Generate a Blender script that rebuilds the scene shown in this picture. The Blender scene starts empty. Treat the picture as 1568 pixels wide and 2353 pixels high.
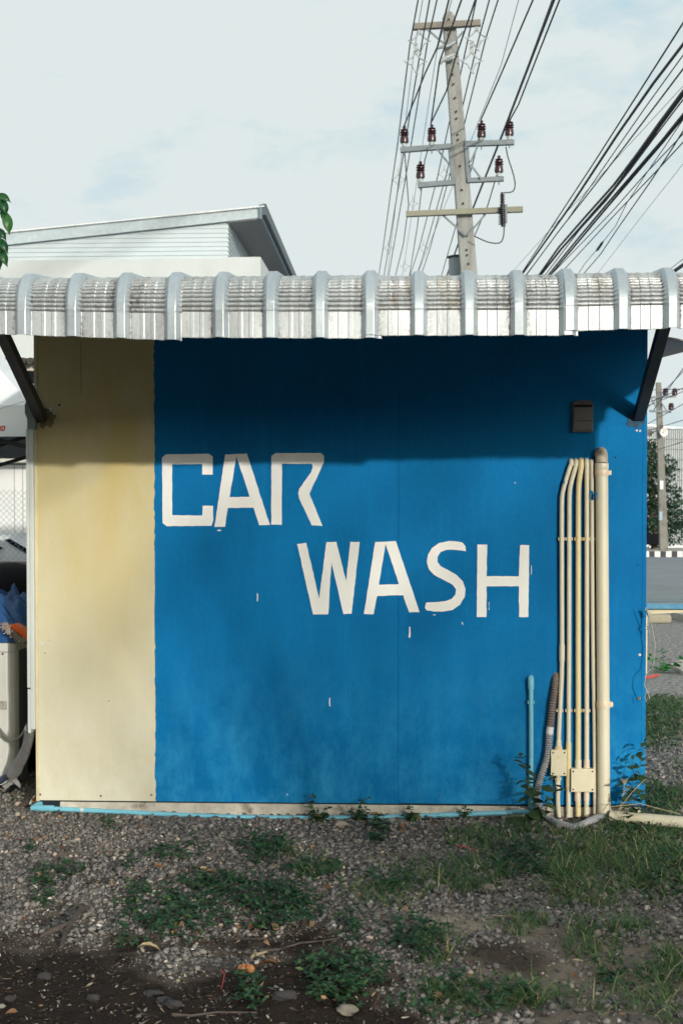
import bpy, math, random
import numpy as np
from mathutils import Vector, Matrix
from mathutils.geometry import tessellate_polygon
random.seed(7); RNG = np.random.default_rng(7)
SC = bpy.context.scene; COL = SC.collection
PI = math.pi
# ------------------------------------------------------------------ camera (photo measured on a 1568 x 2352 grid)
F = 3267.0; PSI = math.radians(2.93); TH = math.radians(1.5); HZ = 1195.0
CAM = Vector((0, -7.26, 1.52)); Y0 = HZ + F*math.tan(TH)
fw = Vector((-math.sin(PSI)*math.cos(TH), math.cos(PSI)*math.cos(TH), -math.sin(TH)))
rt = Vector((math.cos(PSI), math.sin(PSI), 0)); up = rt.cross(fw)
def ray(px, py): return fw*F + rt*(px-784) + up*(Y0-py)
def P(px, py, Y=0.0):
    d = ray(px, py); return CAM + d*((Y-CAM.y)/d.y)
def G(px, py, z=0.0):
    d = ray(px, py); return CAM + d*((z-CAM.z)/d.z)
cd = bpy.data.cameras.new('camera'); cam = bpy.data.objects.new('camera', cd); COL.objects.link(cam)
cam.location = CAM; cam.rotation_euler = (PI/2-TH, 0, PSI)
cd.sensor_fit = 'VERTICAL'; cd.sensor_height = 36; cd.sensor_width = 24; cd.lens = 50*F/3266.7
cd.shift_y = (Y0-1176)/2352; cd.clip_end = 3000; cd.clip_start = .05
cd.dof.use_dof = True; cd.dof.focus_distance = 7.2; cd.dof.aperture_fstop = 7.0
SC.camera = cam

# ------------------------------------------------------------------ materials
MATS = {}
def newmat(name):
    m = bpy.data.materials.new(name); m.use_nodes = True; MATS[name] = m
    nt = m.node_tree; b = nt.nodes['Principled BSDF']; return m, nt, b
def N(nt, t, **kw):
    n = nt.nodes.new(t)
    for k, v in kw.items():
        if k.startswith('i_'): n.inputs[k[2:].replace('_', ' ')].default_value = v
        else: setattr(n, k, v)
    return n
def c4(c): return (c[0], c[1], c[2], 1)
def noise(nt, co, scale, detail=5, rough=.6, mp=None):
    if mp:
        m = N(nt, 'ShaderNodeMapping'); m.inputs['Scale'].default_value = mp; nt.links.new(co, m.inputs['Vector']); co = m.outputs[0]
    n = N(nt, 'ShaderNodeTexNoise'); n.inputs['Scale'].default_value = scale; n.inputs['Detail'].default_value = detail
    n.inputs['Roughness'].default_value = rough; nt.links.new(co, n.inputs['Vector']); return n.outputs['Fac']
def ramp(nt, fac, stops):
    r = N(nt, 'ShaderNodeValToRGB'); e = r.color_ramp.elements
    while len(e) < len(stops): e.new(.5)
    for i, (p, c) in enumerate(stops):
        e[i].position = p; e[i].color = c4(c) if not isinstance(c, (int, float)) else (c, c, c, 1)
    nt.links.new(fac, r.inputs['Fac']); return r.outputs['Color']
def mix(nt, fac, a, b, mode='MIX'):
    m = N(nt, 'ShaderNodeMix', data_type='RGBA', blend_type=mode)
    for s, v in ((0, fac), (6, a), (7, b)):
        if hasattr(v, 'type') or hasattr(v, 'links'): nt.links.new(v, m.inputs[s])
        else: m.inputs[s].default_value = v if s == 0 else c4(v)
    return m.outputs[2]
def bump(nt, b, h, strength, dist=.01):
    n = N(nt, 'ShaderNodeBump'); n.inputs['Strength'].default_value = strength; n.inputs['Distance'].default_value = dist
    nt.links.new(h, n.inputs['Height']); nt.links.new(n.outputs[0], b.inputs['Normal'])
def simple(name, col, rough=.6, metal=0, col2=None, scale=12, bumpk=0, bscale=60, stretch=None, lo=.35, hi=.7, dirt=None, dirt_scale=5, dirt_lo=.55):
    m, nt, b = newmat(name); b.inputs['Roughness'].default_value = rough; b.inputs['Metallic'].default_value = metal
    co = N(nt, 'ShaderNodeTexCoord').outputs['Object']
    c2 = col2 or tuple(v*.8 for v in col)
    c = mix(nt, ramp(nt, noise(nt, co, scale, mp=stretch), [(lo, 0.), (hi, 1.)]), col, c2)
    if dirt:
        c = mix(nt, ramp(nt, noise(nt, co, dirt_scale, 8, .7, mp=stretch), [(dirt_lo, 0.), (dirt_lo+.14, 1.)]), c, dirt)
    nt.links.new(c, b.inputs['Base Color'])
    if bumpk: bump(nt, b, noise(nt, co, bscale, 4), bumpk, .004)
    return m
def rndmat(name, stops, rough=.7, trans=0, spec=.3, bumpk=0):
    m, nt, b = newmat(name); b.inputs['Roughness'].default_value = rough; b.inputs['Specular IOR Level'].default_value = spec
    a = N(nt, 'ShaderNodeAttribute', attribute_name='rnd')
    c = ramp(nt, a.outputs['Fac'], stops)
    co = N(nt, 'ShaderNodeTexCoord').outputs['Object']
    c = mix(nt, .45, c, ramp(nt, noise(nt, co, 90, 4), [(.3, .45), (.7, 1.)]), 'MULTIPLY') if bumpk else c
    nt.links.new(c, b.inputs['Base Color'])
    if bumpk: bump(nt, b, noise(nt, co, 250, 4), bumpk, .002)
    if trans:
        t = N(nt, 'ShaderNodeBsdfTranslucent'); nt.links.new(c, t.inputs['Color'])
        ms = N(nt, 'ShaderNodeMixShader'); ms.inputs[0].default_value = trans
        nt.links.new(b.outputs[0], ms.inputs[1]); nt.links.new(t.outputs[0], ms.inputs[2])
        nt.links.new(ms.outputs[0], nt.nodes['Material Output'].inputs['Surface'])
    return m
# painted fibre-cement board: blue
def paint(name, base, dark, light, chalk, stain=None):
    m, nt, b = newmat(name); b.inputs['Roughness'].default_value = .72; b.inputs['Specular IOR Level'].default_value = .10
    pos = N(nt, 'ShaderNodeNewGeometry').outputs['Position']
    big = noise(nt, pos, 1.3, 4, .55)
    c = mix(nt, ramp(nt, big, [(.32, 0.), (.68, 1.)]), dark, light)
    c = mix(nt, .42, c, base)
    st = noise(nt, pos, 16, 6, .7, mp=(1, 1, .12))
    c = mix(nt, ramp(nt, st, [(.50, 0.), (.75, .5)]), c, light)
    fine = noise(nt, pos, 90, 5, .8, mp=(1, 1, .35))
    c = mix(nt, ramp(nt, fine, [(.42, 0.), (.75, .6)]), c, dark)
    sep = N(nt, 'ShaderNodeSeparateXYZ'); nt.links.new(pos, sep.inputs[0])
    low = N(nt, 'ShaderNodeMapRange'); nt.links.new(sep.outputs['Z'], low.inputs['Value'])
    for k, v in (('From Min', .05), ('From Max', .95), ('To Min', 1.), ('To Max', 0.)): low.inputs[k].default_value = v
    ch = N(nt, 'ShaderNodeMath', operation='MULTIPLY'); nt.links.new(low.outputs[0], ch.inputs[0])
    nt.links.new(ramp(nt, noise(nt, pos, 5, 8, .75, mp=(1.2, 1, .8)), [(.42, 0.), (.74, 1.)]), ch.inputs[1])
    c = mix(nt, ch.outputs[0], c, chalk)
    if stain:
        hi = N(nt, 'ShaderNodeMapRange'); nt.links.new(sep.outputs['Z'], hi.inputs['Value'])
        for k, v in (('From Min', .5), ('From Max', 1.7), ('To Min', 0.05), ('To Max', 1.)): hi.inputs[k].default_value = v
        sm = N(nt, 'ShaderNodeMath', operation='MULTIPLY'); nt.links.new(hi.outputs[0], sm.inputs[0])
        nt.links.new(ramp(nt, noise(nt, pos, 2.2, 6, .6, mp=(1.6, 1, .6)), [(.3, .25), (.62, 1.)]), sm.inputs[1])
        c = mix(nt, sm.outputs[0], c, stain)
    sp = noise(nt, pos, 45, 3, .5)
    c = mix(nt, ramp(nt, sp, [(.745, 0.), (.765, .55)]), c, tuple(v*.35 for v in dark))
    nt.links.new(c, b.inputs['Base Color'])
    bump(nt, b, noise(nt, pos, 140, 6, .8, mp=(1, 1, .5)), .22, .003)
    return m
BLUE = paint('blue_paint', (.0022, .164, .425), (.0016, .114, .305), (.004, .215, .515), (.032, .315, .60))
CREAM = paint('cream_paint', (.63, .60, .45), (.57, .535, .385), (.67, .64, .50), (.71, .70, .60), stain=(.56, .465, .21))
WHITEP = simple('white_lettering', (.86, .875, .85), .6, col2=(.78, .80, .78), scale=9, bumpk=.15, bscale=150, stretch=(1, 1, .25), dirt=(.50, .57, .61), dirt_scale=30, dirt_lo=.64)
PLINTH = simple('plinth_concrete', (.62, .59, .50), .85, col2=(.40, .36, .30), scale=14, bumpk=.5, bscale=80, dirt=(.16, .13, .10), dirt_scale=9, dirt_lo=.54)
STEEL = simple('dark_steel', (.030, .033, .040), .5, .3, col2=(.045, .043, .045), scale=20)
SEAM = simple('seam_shadow_gap', (.01, .02, .03), .9)
CONC = simple('pole_concrete', (.285, .295, .28), .85, col2=(.19, .195, .185), scale=3, bumpk=.4, bscale=40, dirt=(.17, .15, .13), dirt_scale=2.2, dirt_lo=.52, stretch=(3, 3, .5))
CONCD = simple('old_concrete', (.22, .215, .19), .9, col2=(.15, .145, .125), scale=3, bumpk=.4, bscale=40, dirt=(.1, .09, .08), dirt_scale=3)
GALV = simple('galvanised_arm', (.17, .20, .215), .6, .2, col2=(.13, .155, .17), scale=8)
PORC = simple('brown_porcelain', (.055, .020, .024), .25, col2=(.035, .014, .018), scale=4)
CABLE = simple('black_cable', (.016, .022, .030), .55)
CABLEG = simple('grey_wire', (.32, .36, .38), .5)
POLYM = simple('grey_polymer', (.42, .46, .47), .5)
PVC = simple('cream_pvc', (.67, .63, .49), .42, col2=(.62, .56, .41), scale=3, stretch=(1, 1, .3), dirt=(.40, .33, .24), dirt_scale=7, dirt_lo=.68)
PVCY = simple('yellow_pvc', (.70, .60, .34), .42, col2=(.66, .53, .27), scale=3, stretch=(1, 1, .3), dirt=(.40, .33, .2), dirt_scale=7, dirt_lo=.68)
PVCP = simple('pink_cream_pvc', (.72, .58, .44), .45, col2=(.70, .60, .42), scale=5)
BLUEPVC = simple('blue_pvc', (.16, .47, .60), .4, col2=(.20, .53, .65), scale=5, dirt=(.02, .22, .45), dirt_scale=3, dirt_lo=.63)
HOSEB = simple('brown_hose', (.15, .115, .10), .7, col2=(.24, .20, .18), scale=10)
HOSEG = simple('grey_hose', (.24, .25, .27), .6, col2=(.36, .36, .36), scale=14)
TAPE = simple('white_tape', (.68, .68, .66), .5)
BOXG = simple('grey_plastic', (.125, .118, .122), .5, col2=(.14, .132, .135), scale=5)
BOXG_ = 0
DARK = simple('black_plastic', (.005, .006, .009), .8); DARK.node_tree.nodes['Principled BSDF'].inputs['Specular IOR Level'].default_value = .12
HOLE = simple('screw_hole', (.03, .025, .022), .8)
RUST = simple('rusty_screw', (.16, .07, .03), .8, col2=(.3, .26, .2), scale=200)
SIDING = simple('grey_siding', (.50, .56, .59), .6, col2=(.47, .53, .56), scale=2)
PARAPET = simple('white_render', (.54, .575, .575), .8, col2=(.50, .535, .535), scale=1.5, dirt=(.44, .46, .45), dirt_scale=1.2, dirt_lo=.60, stretch=(1.5, 1, .5))
SOFFIT = simple('grey_soffit', (.20, .20, .21), .7, col2=(.18, .18, .19), scale=1.2, stretch=(1, .2, 1))
FASCIA = simple('blue_grey_fascia', (.13, .19, .23), .5)
ROOFW = simple('white_roof_edge', (.80, .81, .80), .5)
TENT = simple('white_canvas', (.80, .82, .84), .8, col2=(.74, .77, .79), scale=2, dirt=(.45, .47, .48), dirt_scale=2.5, dirt_lo=.62)
TENTIN = simple('tent_inner', (.20, .22, .27), .8)
RED = simple('red_print', (.55, .035, .03), .6)
WHITEWALL = simple('white_sheet', (.78, .78, .77), .7, col2=(.70, .71, .71), scale=2)
ACW = simple('ac_casing', (.60, .60, .56), .5, col2=(.54, .54, .50), scale=4, dirt=(.42, .40, .36), dirt_scale=6, dirt_lo=.66)
ACG = simple('ac_grille', (.13, .16, .16), .6)
TRUNK = simple('trunking_plastic', (.60, .64, .62), .45, col2=(.52, .56, .53), scale=3, stretch=(1, 1, .2))
TRUNKC = simple('trunking_cap', (.22, .26, .26), .5)
INSUL = simple('insulation_wrap', (.20, .20, .20), .85, col2=(.27, .27, .27), scale=25, bumpk=.4, bscale=120)
TARP = simple('blue_tarp', (.004, .045, .16), .42, col2=(.006, .075, .23), scale=4)
MOPH = rndmat('mop_strands', [(0, (.22, .17, .15)), (1, (.52, .45, .40))], .9)
ORANGE = simple('orange_plastic', (.85, .16, .03), .4)
CARW = simple('white_car_paint', (.72, .74, .76), .25)
GLASSD = simple('dark_glass', (.01, .014, .02), .08)
TERRA = simple('roof_tile', (.05, .048, .046), .85)
WOODB = simple('dead_root', (.095, .075, .062), .9, col2=(.05, .038, .032), scale=30, bumpk=.6, bscale=80)
STRAW = simple('dry_straw', (.38, .31, .18), .8)
ASPH = simple('asphalt', (.21, .23, .25), .8, col2=(.16, .18, .20), scale=.5, bumpk=.2, bscale=60, dirt=(.24, .24, .23), dirt_scale=1.2, dirt_lo=.6)
KERBC = simple('kerb_concrete', (.45, .43, .38), .85, col2=(.35, .33, .29), scale=2)
REDCH = simple('red_plastic', (.62, .06, .05), .45)
FLAPTOP = simple('peeling_flap', (.42, .40, .33), .75, col2=(.20, .34, .40), scale=3, stretch=(1, 3, 1), lo=.45, hi=.55, dirt=(.05, .06, .07), dirt_scale=9, dirt_lo=.62)
FLAPEDGE = simple('flap_blue', (.03, .22, .42), .6, col2=(.10, .30, .45), scale=30)
FLAPCREAM = simple('flap_cream', (.72, .64, .42), .6)
CORR = simple('corrugated_white', (.74, .76, .76), .6)
LINED = simple('dark_rib_line', (.16, .19, .21), .7)
BARK = simple('bark', (.10, .08, .06), .9, bumpk=.5)
GRAVEL = rndmat('gravel_stone', [(0, (.075, .070, .070)), (.35, (.18, .168, .160)), (.7, (.30, .268, .238)), (.92, (.43, .38, .33)), (.97, (.58, .46, .34)), (1, (.74, .70, .65))], .8, bumpk=.3)
WEED = rndmat('weed_leaf', [(0, (.018, .050, .026)), (.45, (.032, .086, .040)), (.82, (.060, .135, .050)), (.93, (.12, .19, .07)), (1, (.28, .24, .11))], .5, .25)
GRASSM = rndmat('grass_blade', [(0, (.030, .085, .034)), (.42, (.075, .175, .056)), (.68, (.16, .26, .08)), (.82, (.32, .30, .13)), (1, (.58, .48, .29))], .55, .3)
PLANTM = rndmat('plant_leaf', [(0, (.030, .065, .028)), (1, (.06, .11, .045))], .5, .2)
TREELEAF = rndmat('tree_leaf', [(0, (.006, .05, .022)), (.6, (.015, .095, .03)), (1, (.07, .22, .05))], .35, .3, .5)
FARLEAF = rndmat('far_foliage', [(0, (.012, .035, .024)), (1, (.05, .10, .055))], .6, .2)
DRYLEAF = rndmat('dry_leaf', [(0, (.09, .045, .03)), (.5, (.24, .12, .06)), (.8, (.38, .22, .11)), (1, (.45, .38, .22))], .7, .15)
CHIPS = rndmat('soil_chips', [(0, (.012, .009, .008)), (.5, (.04, .028, .022)), (.82, (.13, .09, .065)), (.95, (.30, .24, .17)), (1, (.50, .45, .37))], .85)
STONEP = simple('pale_stone', (.42, .37, .29), .85, col2=(.3, .26, .2), scale=25, bumpk=.5, bscale=60)
STONER = simple('tan_stone', (.24, .21, .17), .85, col2=(.15, .13, .11), scale=25, bumpk=.6, bscale=60)
STONED = simple('dark_stone', (.042, .038, .038), .85, col2=(.028, .026, .026), scale=20, bumpk=.5, bscale=60)

# metal roof
def roofmat():
    m, nt, b = newmat('galvanised_sheet'); b.inputs['Metallic'].default_value = .50; b.inputs['Roughness'].default_value = .40
    pos = N(nt, 'ShaderNodeNewGeometry').outputs['Position']
    pan = N(nt, 'ShaderNodeAttribute', attribute_name='pan').outputs['Fac']
    crv = N(nt, 'ShaderNodeAttribute', attribute_name='curve').outputs['Fac']
    c = mix(nt, noise(nt, pos, 260, 2), (.45, .49, .51), (.59, .62, .62)); c = mix(nt, pan, mix(nt, noise(nt, pos, 200, 2), (.40, .46, .50), (.51, .57, .60)), c)
    patch = ramp(nt, noise(nt, pos, 3.1, 5, .6), [(.34, .15), (.56, 1.)])
    streak = ramp(nt, noise(nt, pos, 26, 8, .75, mp=(1.6, .5, .22)), [(.44, 0.), (.66, 1.)])
    speck = ramp(nt, noise(nt, pos, 75, 6, .8), [(.47, 0.), (.56, 1.)])
    def mul(a, b2, k=None):
        n = N(nt, 'ShaderNodeMath', operation='MULTIPLY')
        for i, v in enumerate((a, b2)):
            if isinstance(v, (int, float)): n.inputs[i].default_value = v
            else: nt.links.new(v, n.inputs[i])
        return n.outputs[0]
    def add(a, b2):
        n = N(nt, 'ShaderNodeMath', operation='ADD', use_clamp=True); nt.links.new(a, n.inputs[0])
        if isinstance(b2, (int, float)): n.inputs[1].default_value = b2
        else: nt.links.new(b2, n.inputs[1])
        return n.outputs[0]
    blk = ramp(nt, noise(nt, pos, 9, 3, .5, mp=(3.2, .3, .3)), [(.42, .15), (.58, 1.)])
    d1 = mul(mul(mul(crv, pan), add(patch, .10)), mul(blk, add(speck, .30)))
    d2 = mul(mul(mul(streak, patch), speck), mul(pan, .5))
    brown = ramp(nt, noise(nt, pos, 2.2, 3), [(.48, 0.), (.62, 1.)])
    dc = mix(nt, brown, (.10, .085, .085), (.26, .19, .10))
    c = mix(nt, mul(d1, .72), c, dc); c = mix(nt, d2, c, (.07, .055, .05))
    eg = N(nt, 'ShaderNodeAttribute', attribute_name='edge').outputs['Fac']
    gr = mul(mul(eg, ramp(nt, noise(nt, pos, 8, 6, .75, mp=(2.5, 1, .7)), [(.42, 0.), (.60, 1.)])), add(speck, .25))
    c = mix(nt, gr, c, (.075, .06, .055))
    vy = N(nt, 'ShaderNodeAttribute', attribute_name='valley_shade').outputs['Fac']
    c = mix(nt, mul(vy, 1.0), c, (.05, .043, .045))  # crimp valleys darkened in the colour, shade painted in to bring out the ridges
    nt.links.new(c, b.inputs['Base Color'])
    bump(nt, b, noise(nt, pos, 180, 5, .8), .35, .002)
    return m
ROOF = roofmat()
# ground
def groundmat():
    m, nt, b = newmat('earth'); b.inputs['Roughness'].default_value = .95; b.inputs['Specular IOR Level'].default_value = .15
    pos = N(nt, 'ShaderNodeNewGeometry').outputs['Position']
    soil = N(nt, 'ShaderNodeAttribute', attribute_name='soil').outputs['Fac']
    sand = N(nt, 'ShaderNodeAttribute', attribute_name='sand').outputs['Fac']
    c = mix(nt, noise(nt, pos, 55, 8, .8), (.085, .068, .056), (.31, .255, .205))
    v = N(nt, 'ShaderNodeTexVoronoi'); v.inputs['Scale'].default_value = 22; nt.links.new(pos, v.inputs['Vector'])
    far = N(nt, 'ShaderNodeAttribute', attribute_name='far').outputs['Fac']
    fc = mix(nt, ramp(nt, noise(nt, pos, 22, 4, .7), [(.38, 0.), (.62, 1.)]), (.11, .11, .115), (.40, .385, .36))
    fc = mix(nt, .5, fc, ramp(nt, noise(nt, pos, 16, 6, .8), [(.35, .15), (.65, .85)]), 'SOFT_LIGHT')
    c = mix(nt, far, c, fc)
    c = mix(nt, soil, c, mix(nt, noise(nt, pos, 80, 8, .8), (.010, .0075, .006), (.045, .031, .024)))
    c = mix(nt, sand, c, mix(nt, noise(nt, pos, 40, 8, .7), (.26, .20, .15), (.46, .38, .30)))
    nt.links.new(c, b.inputs['Base Color'])
    bump(nt, b, noise(nt, pos, 120, 8, .8), .9, .006)
    return m
EARTH = groundmat()
def kerbmat():
    m, nt, b = newmat('striped_kerb'); b.inputs['Roughness'].default_value = .7
    pos = N(nt, 'ShaderNodeNewGeometry').outputs['Position']; s = N(nt, 'ShaderNodeSeparateXYZ'); nt.links.new(pos, s.inputs[0])
    a = N(nt, 'ShaderNodeMath', operation='MULTIPLY'); nt.links.new(s.outputs[0], a.inputs[0]); a.inputs[1].default_value = 1/.46
    f = N(nt, 'ShaderNodeMath', operation='FRACT'); nt.links.new(a.outputs[0], f.inputs[0])
    g = N(nt, 'ShaderNodeMath', operation='GREATER_THAN'); nt.links.new(f.outputs[0], g.inputs[0]); g.inputs[1].default_value = .5
    nt.links.new(mix(nt, g.outputs[0], (.03, .035, .04), (.66, .66, .63)), b.inputs['Base Color']); return m
KERBS = kerbmat()

# ------------------------------------------------------------------ mesh helpers
def wloc(o):
    v = Vector((0, 0, 0))
    while o: v += Vector(o.location); o = o.parent
    return v
def tag(o, label=None, cat=None, group=None, kind=None):
    for k, v in (('label', label), ('category', cat), ('group', group), ('kind', kind)):
        if v: o[k] = v
    return o
def thing(name, loc, label, cat, group=None):
    o = bpy.data.objects.new(name, None); COL.objects.link(o); o.location = loc; o.empty_display_size = .1
    return tag(o, label, cat, group)
class MB:
    def __init__(s): s.v = []; s.f = []; s.mi = []; s.cur = 0
    def add(s, vs, fs):
        n = len(s.v); s.v += [tuple(v) for v in vs]; s.f += [tuple(i+n for i in f) for f in fs]; s.mi += [s.cur]*len(fs); return s
    def box(s, a, b):
        x0, x1 = sorted((a[0], b[0])); y0, y1 = sorted((a[1], b[1])); z0, z1 = sorted((a[2], b[2]))
        return s.add([(x, y, z) for z in (z0, z1) for y in (y0, y1) for x in (x0, x1)],
                     [(0, 2, 3, 1), (4, 5, 7, 6), (0, 1, 5, 4), (2, 6, 7, 3), (0, 4, 6, 2), (1, 3, 7, 5)])
    def tube(s, pts, r, n=12, cap=True, sq=False):
        pts = [Vector(p) for p in pts]; rs = r if isinstance(r, (list, tuple)) else [r]*len(pts)
        t0 = (pts[1]-pts[0]).normalized(); u = t0.orthogonal().normalized()
        if abs(t0.z) > .7: u = Vector((1, 0, 0)); u = (u-t0*u.dot(t0)).normalized()
        rings = []
        for i, p in enumerate(pts):
            t = (pts[min(i+1, len(pts)-1)]-pts[max(i-1, 0)]).normalized()
            u = (u-t*u.dot(t)).normalized(); w = t.cross(u)
            ring = []
            for k in range(n):
                a = 2*PI*k/n + (PI/4 if sq else 0); ring.append(p+(u*math.cos(a)+w*math.sin(a))*rs[i])
            rings.append(ring)
        vs = [v for ri in rings for v in ri]; fs = []
        for i in range(len(pts)-1):
            for k in range(n):
                fs.append((i*n+k, i*n+(k+1) % n, (i+1)*n+(k+1) % n, (i+1)*n+k))
        if cap: fs.append(tuple(range(n-1, -1, -1))); fs.append(tuple((len(pts)-1)*n+k for k in range(n)))
        return s.add(vs, fs)
    def bar(s, a, b, w, h, upv=(0, 0, 1)):
        a, b = Vector(a), Vector(b); t = (b-a).normalized(); u = t.cross(Vector(upv)).normalized(); q = u.cross(t)
        vs = [p+u*(sx*w/2)+q*(sy*h/2) for p in (a, b) for sx, sy in ((-1, -1), (1, -1), (1, 1), (-1, 1))]
        return s.add(vs, [(3, 2, 1, 0), (4, 5, 6, 7), (0, 1, 5, 4), (1, 2, 6, 5), (2, 3, 7, 6), (3, 0, 4, 7)])
    def lathe(s, c, prof, n=16, ax=(0, 0, 1)):
        c = Vector(c); ax = Vector(ax).normalized(); u = ax.orthogonal().normalized(); w = ax.cross(u)
        vs = [c+ax*z+(u*math.cos(2*PI*k/n)+w*math.sin(2*PI*k/n))*r for r, z in prof for k in range(n)]; m = len(prof)
        fs = [(i*n+k, i*n+(k+1) % n, (i+1)*n+(k+1) % n, (i+1)*n+k) for i in range(m-1) for k in range(n)]
        fs += [tuple(range(n-1, -1, -1)), tuple((m-1)*n+k for k in range(n))]
        return s.add(vs, fs)
    def prism(s, poly, thick, holes=()):      # poly: 3D planar points, extruded by vector thick
        th = Vector(thick); loops = [[Vector(p) for p in poly]]+[[Vector(p) for p in h] for h in holes]
        tris = tessellate_polygon(loops); flat = [p for l in loops for p in l]; n = len(flat)
        fs = [tuple(t) for t in tris]+[tuple(n+i for i in reversed(t)) for t in tris]; o = 0
        for l in loops:
            m = len(l)
            fs += [(o+i, o+(i+1) % m, n+o+(i+1) % m, n+o+i) for i in range(m)]; o += m
        return s.add(flat+[p+th for p in flat], fs)
    def build(s, name, mat, parent=None, smooth=False, bevel=0, loc=None):
        me = bpy.data.meshes.new(name)
        if parent: off = wloc(parent)
        elif loc is not None: off = Vector(loc)
        else:
            a = np.array(s.v); off = Vector((a[:, 0].mean(), a[:, 1].mean(), a[:, 2].min()))
        me.from_pydata([tuple(Vector(v)-off) for v in s.v], [], s.f)
        for m in (mat if isinstance(mat, (list, tuple)) else [mat]): me.materials.append(m)
        if any(s.mi): me.polygons.foreach_set('material_index', s.mi)
        import bmesh
        bm = bmesh.new(); bm.from_mesh(me); bmesh.ops.recalc_face_normals(bm, faces=bm.faces); bm.to_mesh(me); bm.free()
        o = bpy.data.objects.new(name, me); COL.objects.link(o)
        if parent: o.parent = parent
        else: o.location = off
        if smooth:
            me.polygons.foreach_set('use_smooth', [True]*len(me.polygons)); me.set_sharp_from_angle(angle=math.radians(38))
        if bevel:
            b = o.modifiers.new('bevel', 'BEVEL'); b.width = bevel; b.segments = 2; b.limit_method = 'ANGLE'
        return o
def copy_tree(o, parent=None, loc=None):
    c = o.copy(); COL.objects.link(c); c.parent = parent
    if loc is not None: c.location = loc
    for ch in list(o.children): copy_tree(ch, c)
    return c
def np_mesh(name, V, Fc, mat, rnd=None, parent=None, attrs=None, smooth=False, loc=(0, 0, 0)):
    me = bpy.data.meshes.new(name); off = np.array(wloc(parent) if parent else loc)
    V = np.asarray(V, dtype=np.float32)-off.astype(np.float32); Fc = np.asarray(Fc, dtype=np.int32); k = Fc.shape[1]
    me.vertices.add(len(V)); me.vertices.foreach_set('co', V.ravel())
    me.loops.add(Fc.size); me.loops.foreach_set('vertex_index', Fc.ravel())
    me.polygons.add(len(Fc)); me.polygons.foreach_set('loop_start', np.arange(0, Fc.size, k, dtype=np.int32))
    me.polygons.foreach_set('loop_total', np.full(len(Fc), k, dtype=np.int32))
    if smooth: me.polygons.foreach_set('use_smooth', np.ones(len(Fc), dtype=bool))
    me.update(calc_edges=True); me.validate()
    me.materials.append(mat)
    for an, av in dict(attrs or {}, **({'rnd': rnd} if rnd is not None else {})).items():
        a = me.attributes.new(an, 'FLOAT', 'POINT'); a.data.foreach_set('value', np.asarray(av, dtype=np.float32))
    o = bpy.data.objects.new(name, me); COL.objects.link(o)
    if parent: o.parent = parent
    else: o.location = loc
    return o
def rotmats(n, yaw, pitch, roll):
    cy, sy, cp, sp, cr, sr = np.cos(yaw), np.sin(yaw), np.cos(pitch), np.sin(pitch), np.cos(roll), np.sin(roll)
    Z = np.zeros(n); O = np.ones(n)
    Rz = np.stack([np.stack([cy, -sy, Z], -1), np.stack([sy, cy, Z], -1), np.stack([Z, Z, O], -1)], 1)
    Ry = np.stack([np.stack([cp, Z, sp], -1), np.stack([Z, O, Z], -1), np.stack([-sp, Z, cp], -1)], 1)
    Rx = np.stack([np.stack([O, Z, Z], -1), np.stack([Z, cr, -sr], -1), np.stack([Z, sr, cr], -1)], 1)
    return Rz @ Ry @ Rx
def scatter(tv, tf, pos, R, scale):
    """template verts tv (k,3), faces tf (m,4/3); pos (n,3); R (n,3,3); scale (n,3)"""
    n = len(pos); tv = np.asarray(tv); tf = np.asarray(tf)
    V = np.einsum('nij,nkj->nki', R, tv[None]*scale[:, None, :]) + pos[:, None, :]
    Fc = tf[None]+(np.arange(n)*len(tv))[:, None, None]
    return V.reshape(-1, 3), Fc.reshape(-1, tf.shape[1])
# templates: leaf along +X, length 1, width ~.4
LEAF_V = np.array([(0, 0, 0), (.22, .17, .035), (.22, 0, .0), (.22, -.17, .035), (.5, .22, .03), (.5, 0, -.01), (.5, -.22, .03), (.78, .13, -.03), (.78, 0, -.06), (.78, -.13, -.03), (1, 0, -.14)])
LEAF_F = np.array([(0, 2, 1, 1), (0, 3, 2, 2), (1, 2, 5, 4), (2, 3, 6, 5), (4, 5, 8, 7), (5, 6, 9, 8), (7, 8, 10, 10), (8, 9, 10, 10)])
def triq(F4):   # to triangles
    out = []
    for a, b, c, d in F4:
        out.append((a, b, c));
        if d != c and d != a and d != b: out.append((a, c, d))
    return np.array(out)
LEAF_T = triq(LEAF_F)
BLADE_V = np.array([(-.5, 0, 0), (.5, 0, 0), (-.4, .10, .4), (.4, .10, .4), (-.25, .32, .75), (.25, .32, .75), (0, .62, .95)])
BLADE_T = triq([(0, 1, 3, 2), (2, 3, 5, 4), (4, 5, 6, 6)])
def grid_noise(x, y, seed, scale):
    r = np.random.default_rng(seed); T = r.random((64, 64)); u = (x*scale) % 64; v = (y*scale) % 64
    i = np.floor(u).astype(int) % 64; j = np.floor(v).astype(int) % 64; fu = u-np.floor(u); fv = v-np.floor(v)
    fu = fu*fu*(3-2*fu); fv = fv*fv*(3-2*fv)
    return (T[i, j]*(1-fu)*(1-fv)+T[(i+1) % 64, j]*fu*(1-fv)+T[i, (j+1) % 64]*(1-fu)*fv+T[(i+1) % 64, (j+1) % 64]*fu*fv)
def proj(x, y, z=0):
    d = np.stack([x-CAM.x, y-CAM.y, z-CAM.z+0*x], -1)
    f = d@np.array(fw); return 784+F*(d@np.array(rt))/f, Y0-F*(d@np.array(up))/f

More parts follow.
